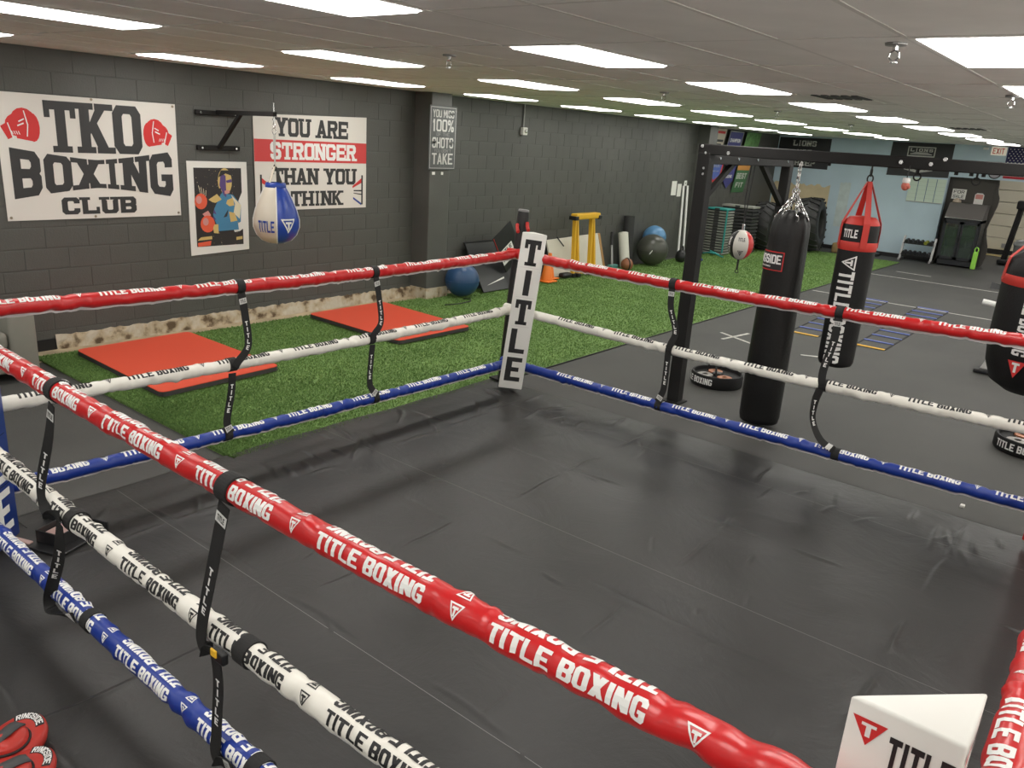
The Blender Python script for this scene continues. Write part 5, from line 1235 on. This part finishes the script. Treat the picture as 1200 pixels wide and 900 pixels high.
# ================================================================= BACK CORNER
m_step = mat('grey step plastic', (.30, .30, .27), .6); m_teal = mat('teal rubber', (.03, .30, .28), .5); m_stepd = mat('dark step plastic', (.05, .05, .05), .6)
def step(x, y, z, L_, W_, H_, mt, mt2, label, grp):
    t = thing('aerobic_step', label, 'step platform', (x, y, z), grp)
    mb = MB(); mb.rbox(x-W_/2, x+W_/2, y-L_/2, y+L_/2, z+H_*.3, z+H_*.92, .008, 1); mb.build('deck', mt, t)
    mb = MB(); mb.box(x-W_/2+.03, x+W_/2-.03, y-L_/2+.02, y+L_/2-.02, z, z+H_*.3); mb.build('feet', m_black, t)
    mb = MB(); mb.box(x-W_/2-.004, x-W_/2+.02, y-.06, y+.06, z+H_*.2, z+H_*.95); mb.build('grip_pad', mt2, t)
for k in range(17):
    top_ = k == 16
    step(17.75, 8.05, .016+k*.063, .50, .42, .062, m_teal if top_ else m_step, m_stepd, 'teal topped step platform at the top of the grey stack' if top_ else 'light grey step platform, %s from the floor in the stack beside the rack' % ON[k], 'grey step stack')
for k in range(14):
    step(18.7, 7.98, .016+k*.08, .80, .42, .079, m_step if k == 13 else m_stepd, m_stepd, 'grey topped step platform at the top of the dark stack' if k == 13 else 'dark step platform, %s from the floor in the stack beside the tyres' % ON[k], 'dark step stack')
mb = MB(); mb.bar((17.53, 7.79, .08), (17.53, 7.79, 1.06), .02, .05); top(mb.build('teal_strap', m_teal), 'teal strap running down the corner of the grey step stack', 'strap')
t = thing('resistance_tube', 'teal exercise tube heaped before the grey step stack', 'exercise tube', (17.35, 7.9, .02))
mb = MB(); mb.tube(smooth_path([(17.3, 8.15, .05), (17.25, 7.95, .09), (17.4, 7.8, .05), (17.35, 8.0, .12), (17.28, 7.75, .05), (17.2, 7.6, .04)], 6), .016, 6); mb.build('tube', m_teal, t)
mb = MB(); mb.cyl((17.3, 8.15, .05), (17.42, 8.22, .05), .022, n=8); mb.build('handle', m_black, t)
m_tyre = mat('tyre rubber', (.020, .020, .020), .6, bump=(60, .2))
def tyre(x, y, R, W, lean, yaw, label, z=.0):
    M_ = Matrix.Translation((x, y, z+R)) @ Matrix.Rotation(yaw, 4, 'Z') @ Matrix.Rotation(lean, 4, 'X') @ Matrix.Rotation(PI/2, 4, 'X')
    t = thing('tractor_tyre', label, 'tyre', (x, y, 0), 'tractor tyres')
    prof = [(R*.52, -W*.36), (R*.56, -W*.5), (R*.80, -W*.5), (R*.93, -W*.42), (R*.955, 0), (R*.93, W*.42), (R*.80, W*.5), (R*.56, W*.5), (R*.52, W*.36), (R*.58, 0), (R*.52, -W*.36)]
    n = 44; vs = []; fs = []
    for (r_, z_) in prof:
        for j in range(n): q = 2*PI*j/n; vs.append(M_ @ Vector((r_*math.cos(q), r_*math.sin(q), z_)))
    for i in range(len(prof)-1):
        for j in range(n): fs.append((i*n+j, i*n+(j+1) % n, (i+1)*n+(j+1) % n, (i+1)*n+j))
    mb = MB(); mb.add(vs, fs); mb.build('carcass', m_tyre, t, smooth=True)
    nl = 20; lug = None
    for k in range(nl*2):
        side = 1 if k % 2 else -1; q0 = 2*PI*k/(nl*2); mb = MB(); vs = []
        for (u, dq) in ((0.02, .0), (.5, .20)):
            for (dr) in (.93, 1.0):
                for e in (-.035, .035):
                    q = q0+dq+e; rr2 = R*(dr if u < .4 else dr-.04); vs.append(M_ @ Vector((rr2*math.cos(q), rr2*math.sin(q), side*u*W)))
        mb.add(vs, [(0, 1, 3, 2), (4, 6, 7, 5), (0, 4, 5, 1), (2, 3, 7, 6), (0, 2, 6, 4), (1, 5, 7, 3)]); mb.build('lug', m_tyre, t)
tyre(20.85, 6.98, .68, .55, -.10, .12, 'large black tractor tyre leaning at the end of the turf', .02)
tyre(19.75, 7.72, .60, .5, .05, .05, 'black tractor tyre half hidden between step stack and heavy bag', .02)
mb = MB(); mb.rbox(21.45, 21.7, 6.25, 6.55, 0, .26, .05, 3); top(mb.build('wood_stump', mat('tan wood', (.36, .25, .11), .7, var=(8, .2)), angle=50), 'tan wooden block on the floor beside the large tyre', 'block')
mb = MB(); mb.rbox(21.9, 22.2, 5.5, 5.75, 0, .08, .02, 2); top(mb.build('power_strip', m_black), 'small black box at the foot of the blue wall', 'box')
mb = MB(); mb.rbox(BX-.05, BX, 5.9, 6.05, .38, .48, .01, 2); top(mb.build('wall_outlet', m_wink), 'white wall outlet with a black plug on the blue wall', 'outlet')

# ================================================================= ON THE BACK WALL
bf = lambda off: (lambda u, v: (BX-.006-off, u, v))
def bprint(mb, txt, y0, z0, w_, h_, off, **k): printed(mb, [[(y0-x, z0+y) for x, y in p] for p in layout(txt, w_, h_, **k)], bf(off))
m_bk = mat('black banner cloth', (.02, .02, .023), .5, bump=(7, .3))
t = thing('lions_banner', 'black banner with grey stencil capitals reading LIONS NOT SHEEP', 'banner', (BX, 8.05, 2.05))
mb = MB(); mb.prism([(8.74, 2.05), (7.31, 2.04), (7.32, 2.83), (8.72, 2.82)], bf(-.004), bf(0)); mb.build('cloth', m_bk, t)
mb = MB(); bprint(mb, 'LIONS', 8.33, 2.61, .63, .145, .003, slab=True); bprint(mb, 'NOT', 8.2, 2.46, .4, .06, .003); bprint(mb, 'SHEEP', 8.36, 2.10, .70, .15, .003, slab=True); mb.build('lettering', m_sg, t)
t = thing('truck_banner', 'black banner with a framed LIONS badge and pale wings', 'banner', (BX, 5.07, 2.04))
mb = MB(); mb.prism([(5.80, 2.03), (4.36, 2.06), (4.36, 2.86), (5.79, 2.85)], bf(-.004), bf(0)); mb.build('cloth', m_bk, t)
mb = MB()
for p in ([(5.40, 2.52), (4.76, 2.52), (4.76, 2.545), (5.40, 2.545)], [(5.40, 2.735), (4.76, 2.735), (4.76, 2.76), (5.40, 2.76)], [(5.40, 2.52), (5.375, 2.52), (5.375, 2.76), (5.40, 2.76)], [(4.785, 2.52), (4.76, 2.52), (4.76, 2.76), (4.785, 2.76)]): printed(mb, [p], bf(.003))
for s_ in (1, -1):
    for k in range(3): printed(mb, [[(5.08+s_*.04, 2.14+k*.02), (5.08+s_*(.34-.06*k), 2.20+k*.012), (5.08+s_*(.32-.06*k), 2.215+k*.012), (5.08+s_*.04, 2.155+k*.02)]], bf(.003))
printed(mb, [[(5.33, 2.57), (4.83, 2.57), (4.83, 2.59), (5.33, 2.59)], [(5.3, 2.6), (4.86, 2.6), (4.95, 2.625), (5.2, 2.625)]], bf(.003))
bprint(mb, 'LIONS', 5.34, 2.64, .52, .075, .003, gap=.3, slab=True); mb.build('emblem', m_sg, t)
t = thing('schedule_board', 'pale green schedule board with four ruled columns', 'board', (BX, 4.78, 1.44))
mb = MB(); mb.box(BX-.016, BX-.004, 4.37, 5.21, 1.44, 2.02); mb.build('board', mat('pale green board', (.55, .66, .56), .4), t)
for y in (5.0, 4.79, 4.58):
    mb = MB(); mb.box(BX-.0185, BX-.016, y-.008, y+.008, 1.45, 2.01); mb.build('column_rule', mat('blue rule', (.10, .18, .26), .5), t)
for k in range(5):
    mb = MB(); mb.box(BX-.0175, BX-.016, 4.38, 5.19, 1.53+k*.1, 1.535+k*.1); mb.build('row_rule', mat('faint rule', (.42, .5, .42), .5), t)
mb = MB(); mb.box(BX-.025, BX-.004, 4.37, 5.21, 1.43, 1.445); mb.build('ledge', m_galv, t)
t = thing('exit_sign', 'white exit sign with red letters under the ceiling', 'exit sign', (BX, 3.4, 2.66))
mb = MB(); mb.rbox(BX-.06, BX, 3.24, 3.56, 2.66, 2.85, .008, 1); mb.build('box', mat('exit sign plastic', (.75, .72, .62), .4, emit=((1, .85, .7), .25)), t)
mb = MB(); printed(mb, [[(3.52-x, 2.69+y) for x, y in p] for p in layout('EXIT', .24, .13, gap=.15, s=.24, b=.15)], lambda u, v: (BX-.063, u, v)); mb.build('lettering', mat('exit red', (.7, .06, .03), .5), t)
mb = MB(); mb.rbox(BX-.05, BX, 3.63, 3.74, 2.77, 2.83, .008, 1); top(mb.build('emergency_light', m_wink), 'small white lamp unit beside the exit sign', 'emergency light')
t = thing('striped_flag', 'flag with white stars on navy and red and white stripes', 'flag', (BX, 2.6, 2.14))
for k in range(13):
    mb = MB(); z0 = 2.15+k*.055; mb.box(BX-.012, BX-.004, 1.7, 3.2, z0, z0+.055); mb.build('stripe', mat('flag red', (.45, .02, .04), .7) if k % 2 == 0 else m_wink, t)
mb = MB(); mb.box(BX-.016, BX-.012, 2.55, 3.22, 2.15+.055*6, 2.865); mb.build('canton', mat('flag navy', (.02, .02, .09), .7), t)
for r in range(7):
    for c_ in range(8):
        y = 3.17-.078*c_-(.039 if r % 2 else 0); z = 2.515+r*.05
        if y < 2.58: continue
        mb = MB(); pts5 = []
        for q in range(10):
            a = PI/2+q*PI/5; rr3 = .018 if q % 2 == 0 else .008; pts5.append((y-rr3*math.cos(a), z+rr3*math.sin(a)))
        printed(mb, [pts5], lambda u, v: (BX-.018, u, v)); mb.build('star', m_wink, t)
t = thing('round_plaque', 'round grey plaque on the header beside the flag', 'plaque', (BX, 3.38, 2.15))
for (r_, mt, x) in ((.14, m_black, .02), (.115, mat('plaque grey', (.35, .33, .38), .5), .026)):
    mb = MB(); mb.cyl((BX, 3.38, 2.26), (BX-x, 3.38, 2.26), r_, n=24); mb.build('disc' if x == .026 else 'rim', mt, t)
PXX = BX+.25
t = thing('sale_sign', 'white sheet reading FOR SALE on the dark partition', 'sign', (PXX, 4.08, 1.58))
mb = MB(); mb.box(PXX-.01, PXX, 3.93, 4.24, 1.58, 1.82); mb.build('sheet', m_paper, t)
mb = MB()
for tx, z in (('FOR', 1.715), ('SALE', 1.61)): printed(mb, [[(4.21-x, z+y) for x, y in p] for p in layout(tx, .24, .075, s=.2, b=.14)], lambda u, v: (PXX-.012, u, v))
mb.build('lettering', m_ink, t)
t = thing('notice_sign', 'white rounded notice with red top on the dark partition', 'sign', (PXX, 3.62, 1.46))
mb = MB(); mb.prism([(3.73, 1.5), (3.69, 1.46), (3.56, 1.46), (3.53, 1.5), (3.53, 1.72), (3.57, 1.76), (3.69, 1.76), (3.73, 1.72)], lambda u, v: (PXX-.008, u, v), lambda u, v: (PXX, u, v)); mb.build('board', m_paper, t)
mb = MB(); printed(mb, [[(3.71, 1.62), (3.55, 1.62), (3.55, 1.73), (3.71, 1.73)]], lambda u, v: (PXX-.01, u, v)); mb.build('red_print', mat('faded red print', (.6, .25, .22), .6), t)
# drinks cooler
t = thing('drinks_cooler', 'black glass door drinks cooler with sloping grey header', 'cooler', (22.15, 3.75, 0))
x0, x1, y0, y1 = 21.93, 22.55, 3.34, 4.16
mb = MB(); mb.box(x0+.04, x1, y0, y0+.04, .04, 1.15); mb.box(x0+.04, x1, y1-.04, y1, .04, 1.15); mb.box(x1-.04, x1, y0, y1, .04, 1.15); mb.box(x0+.04, x1, y0, y1, .04, .16); mb.box(x0+.04, x1, y0, y1, 1.08, 1.15); mb.build('cabinet', mat('cooler black', (.014, .016, .02), .4), t)
mb = MB(); mb.prism([(x0, 1.15), (x1, 1.15), (x1, 1.5), (x0+.3, 1.5)], lambda u, v: (u, y0, v), lambda u, v: (u, y1, v)); mb.build('header_box', mat('cooler grey header', (.13, .12, .115), .4), t)
mb = MB(); mb.cyl((x0, y0, 1.155), (x0, y1, 1.155), .012, n=8); mb.build('trim_bar', m_chrome, t)
for k in range(3):
    z = .45+k*.24; mb = MB(); mb.box(x0+.08, x1-.06, y0+.05, y1-.05, z, z+.012); mb.build('shelf', m_galv, t)
for (ya, yb) in ((y0+.03, (y0+y1)/2-.005), ((y0+y1)/2+.005, y1-.03)):
    mb = MB(); mb.box(x0, x0+.035, ya, ya+.05, .17, 1.08); mb.box(x0, x0+.035, yb-.05, yb, .17, 1.08); mb.box(x0, x0+.035, ya, yb, .17, .24); mb.box(x0, x0+.035, ya, yb, 1.02, 1.08); d_ = mb.build('door', mat('cooler black', (.014, .016, .02), .4), t)
    g = bpy.data.materials.get('cooler glass')
    if g is None:
        g = bpy.data.materials.new('cooler glass'); g.use_nodes = True; b_ = g.node_tree.nodes['Principled BSDF']; b_.inputs['Base Color'].default_value = (.22, .30, .25, 1); b_.inputs['Transmission Weight'].default_value = .85; b_.inputs['Roughness'].default_value = .05
    mb = MB(); mb.box(x0+.012, x0+.018, ya+.05, yb-.05, .24, 1.02); mb.build('pane', g, d_)
    mb = MB(); mb.cyl((x0-.02, (y0+y1)/2+(.03 if ya > (y0+y1)/2 else -.03), .55), (x0-.02, (y0+y1)/2+(.03 if ya > (y0+y1)/2 else -.03), .75), .008, n=8); mb.build('handle', m_black, d_)
rb_ = random.Random(9)
BCOL = [('red bottle', (.45, .05, .05)), ('green bottle', (.08, .25, .08)), ('clear bottle', (.5, .55, .52)), ('blue bottle', (.05, .12, .4)), ('white bottle', (.65, .65, .62))]
nb_ = 0
for k, zs_ in enumerate((.165, .462, .702, .942)):
    for q in range(5):
        if rb_.random() < .35: continue
        y = y0+.12+q*.145; nm, cc = rb_.choice(BCOL); mb = MB()
        h_ = .11 if k == 3 else .17
        mb.lathe([(.001, 0), (.03, 0), (.031, h_*.62), (.012, h_*.82), (.012, h_), (.001, h_)], (22.12, y, zs_), 12)
        top(mb.build('bottle', mat(nm, cc, .25), smooth=True), '%s on the %s of the drinks cooler, %s from the right' % (nm, ('floor', 'low shelf', 'middle shelf', 'top shelf')[k], ON[q]), 'bottle', 'bottles in the cooler')
mb = MB(); mb.lathe([(.001, 1.502), (.06, 1.505), (.10, 1.51), (.09, 1.56), (.05, 1.6), (.001, 1.61)], (22.4, 4.05, 0), 16); top(mb.build('straw_hat', mat('straw', (.5, .42, .33), .8), smooth=True), 'pale straw cap lying on top of the cooler', 'cap')
t = thing('green_strap', 'lime green rubber strap hanging on the cooler side', 'strap', (21.9, 3.3, 0))
mb = MB(); mb.rbox(21.86, 21.9, 3.25, 3.36, .01, .42, .015, 2); mb.build('strap_body', mat('lime rubber', (.30, .65, .08), .5), t); mb = MB(); mb.tube([(21.88, 3.3+.04*math.cos(q), .47+.06*math.sin(q)) for q in [2*PI*k/14 for k in range(14)]], .016, 7, closed=True); mb.build('loop', mat('lime rubber', (.30, .65, .08), .5), t)
# dumbbell rack
t = thing('dumbbell_rack', 'grey two tier dumbbell rack at the blue wall', 'rack', (22.1, 4.62, 0))
for y in (4.26, 4.98):
    mb = MB(); mb.bar((21.95, y, .0), (22.12, y, .60), .05, .05); mb.bar((21.85, y, .03), (22.3, y, .03), .05, .05); mb.build('side_frame', m_galv, t)
for z, x in ((.42, 22.06), (.14, 21.98)):
    mb = MB(); mb.prism([(x-.1, z), (x+.12, z+.05), (x+.12, z+.07), (x-.1, z+.02)], lambda u, v: (u, 4.28, v), lambda u, v: (u, 4.96, v)); mb.build('tray', m_black, t)
TIER = [(22.06, .49, 'upper'), (21.98, .21, 'lower')]
m_db = mat('black dumbbell rubber', (.02, .02, .022), .4)
for x, z, tn_ in TIER:
    for k in range(6):
        y = 4.34+k*.112; lime = (tn_ == 'upper' and k == 1)
        o = thing('dumbbell', ('yellow green dumbbell on the upper tier of the rack' if lime else 'black hex dumbbell on the %s tier, %s from the cooler' % (tn_, ON[k])), 'dumbbell', (x, y, z-.05), 'dumbbells on the rack')
        md = mat('yellow green vinyl', (.25, .27, .03), .5) if lime else m_db
        for s_ in (-1, 1):
            mb = MB(); mb.cyl((x+s_*.045, y, z), (x+s_*.11, y, z+s_*.012), .046, n=6); mb.build('head', md, o)
        mb = MB(); mb.cyl((x-.045, y, z), (x+.045, y, z), .014, n=8); mb.build('grip', m_chrome, o)
# treadmill and bin at the right edge
t = thing('treadmill', 'black treadmill upright before the overhead door at the right edge', 'treadmill', (24, 2.4, 0))
mb = MB(); mb.rbox(23.6, 25.2, 2.0, 2.75, .02, .2, .03, 2); mb.build('deck', m_black, t)
for y in (2.98, 2.05):
    mb = MB(); mb.bar((24.0, y, .05), (24.35, y-.1, 1.55), .10, .12); mb.build('upright', m_steel, t)
mb = MB(); mb.rbox(24.2, 24.5, 1.95, 3.0, 1.4, 1.62, .04, 2); mb.build('console', m_black, t)
mb = MB(); mb.rbox(23.85, 24.2, 1.9, 3.1, .02, .14, .03, 2); mb.build('base', m_black, t)
t = thing('waste_bin', 'grey waste bin with domed lid behind the wide bag', 'bin', (22.9, 2.45, 0))
mb = MB(); mb.lathe([(.001, .0), (.19, .0), (.24, .62), (.25, .64), (.001, .64)], (22.6, 2.42, 0), 24); mb.build('body', mat('grey bin plastic', (.16, .17, .17), .5), t, angle=40)
mb = MB(); mb.lathe([(.26, .64), (.26, .68), (.2, .76), (.001, .79)], (22.6, 2.42, 0), 24); mb.build('lid', mat('grey lid plastic', (.22, .23, .23), .4), t, smooth=True)

# ================================================================= FOREGROUND SMALL THINGS
# black tray stand by the blue corner
t = thing('tray_stand', 'black open tray with raised back panel beside the blue corner pad', 'tray', (1.5, 4.5, .03))
m_tray = mat('black tray plastic', (.022, .022, .023), .35)
A_ = Vector((1.34, 4.53)); u_ = Vector((.93, .36)).normalized(); v_ = Vector((-.36, .93)).normalized()
M_ = Matrix(((u_.x, v_.x, 0, 1.50), (u_.y, v_.y, 0, 4.19), (0, 0, 1, .032), (0, 0, 0, 1)))
mb = MB(); mb.rbox(0, .30, 0, .40, 0, .012, .003, 1, mtx=M_); mb.build('base', m_tray, t)
mb = MB(); mb.rbox(.29, .305, -.04, .44, 0, .085, .003, 1, mtx=M_); mb.build('back_panel', m_tray, t)
for (a, b, c, d) in ((.06, .24, .06, .068), (.06, .24, .222, .23), (.06, .068, .06, .23), (.232, .24, .06, .23)):
    mb = MB(); mb.rbox(a, b, c, d, .012, .088, .002, 1, mtx=M_); mb.build('tray_wall', m_tray, t)
m_pink = mat('pink card', (.62, .42, .38), .7)
mb = MB(); mb.rbox(.075, .225, .075, .215, .05, .056, .001, 1, mtx=M_); mb.build('card', m_pink, t)
mb = MB(); mb.rbox(.02, .05, .24, .36, .012, .022, .002, 1, mtx=M_); mb.build('paper_slip', m_pink, t)
mb = MB(); mb.tube([M_ @ Vector(p) for p in ((.15, .40, .02), (.22, .55, .0), (.3, .72, -.004))], .003, 5); mb.build('cable', m_black, t)

# focus mitts at the lower left
m_mit = mat('red mitt leather', (.52, .035, .025), .32, bump=(40, .12)); m_mitg = mat('grey mitt strap', (.07, .07, .072), .7)
def mitt(loc, rz, rx, label):
    t = thing('focus_mitt', label, 'focus mitt', (0, 0, 0), 'focus mitts')
    n = 40; out = [(.105*math.cos(a)*(1+.06*math.sin(a)), .135*math.sin(a)) for a in [2*PI*i/n for i in range(n)]]
    lv = [(.82, 0), (.97, .010), (1.0, .028), (.97, .046), (.86, .056), (.5, .058), (.02, .056)]
    vs = []; fs = []
    for (k, z) in lv:
        for (x, y) in out: vs.append((x*k, y*k, z+.06*(y*k/.135)**2*.4))
    for i in range(len(lv)-1):
        for j in range(n): fs.append((i*n+j, i*n+(j+1) % n, (i+1)*n+(j+1) % n, (i+1)*n+j))
    fs.append(tuple(range(n))); mb = MB(); mb.add(vs, fs); mb.build('pad', m_mit, t, smooth=True)
    zf = lambda x, y: .0585+.024*(y/.135)**2+.0
    # raised hand pocket with black rim and grey strap
    pk = [(.078*math.cos(a), -.03+.085*math.sin(a)) for a in [2*PI*i/30 for i in range(30)]]
    mb = MB(); vs = []; fs = []
    for (k, h_) in ((1, 0), (.97, .022), (.85, .034), (.5, .038), (.02, .038)):
        for (x, y) in pk: vs.append((x*k, -.03+(y+.03)*k, zf(x, y)+h_-.004))
    for i in range(4):
        for j in range(30): fs.append((i*30+j, i*30+(j+1) % 30, (i+1)*30+(j+1) % 30, (i+1)*30+j))
    mb.add(vs, fs); mb.build('hand_pocket', m_mit, t, smooth=True)
    mb = MB(); mb.tube([(x*1.02, -.03+(y+.03)*1.02, zf(x, y)+.004) for x, y in pk], .005, 6, closed=True); mb.build('rim_binding', m_ink, t, smooth=True)
    mb = MB(); vs = []; fs = []
    for i in range(9):
        y = -.118+i*.021; z = zf(0, y)+.040*max(.25, 1-((y+.03)/.10)**4)+.006
        for (x, dz) in ((-.024, 0), (.024, 0), (.024, -.006), (-.024, -.006)): vs.append((x, y, z+dz))
    for i in range(8):
        for j in range(4): fs.append((i*4+j, i*4+(j+1) % 4, (i+1)*4+(j+1) % 4, (i+1)*4+j))
    mb.add(vs, fs); mb.build('wrist_strap', m_mitg, t, smooth=True)
    # label patch along the tip
    arc = lambda u, v, off: ((.086+v)*1.0*math.sin(u), (.112+v)*math.cos(u), zf(0, (.112+v)*math.cos(u))-.004-.9*max(0, v)**1.2*.4+off)
    mb = MB(); N_ = 14
    for i in range(N_):
        a = -.75+1.5*i/N_; b = -.75+1.5*(i+1)/N_; mb.add([arc(a, -.018, .004), arc(b, -.018, .004), arc(b, .012, .004), arc(a, .012, .004)], [(0, 1, 2, 3)])
    lb = mb.build('label', m_ink, t)
    mb = MB(); printed(mb, dice([[(-.68+x, -.0155+y) for x, y in p] for p in layout('RINGSIDE', 1.36, .024, gap=.08, s=.3, b=.18)], .08), lambda u, v: arc(u, v, .0055)); mb.build('label_lettering', m_wink, lb)
    t.location = loc; t.rotation_euler = (rx, 0, rz); return t
mitt((.79, 2.885, .032), math.radians(-62), 0, 'red focus mitt with grey strap at the lower left, the farther one')
mitt((.735, 2.70, .034), math.radians(-88), 0, 'red focus mitt with grey strap at the lower left, the nearer one')
mb = MB(); mb.rbox(6.2, 6.24, .63, .66, .0, .02, .004, 1); top(mb.build('white_scrap', m_paper), 'tiny white scrap on the floor below the blue rope', 'scrap')
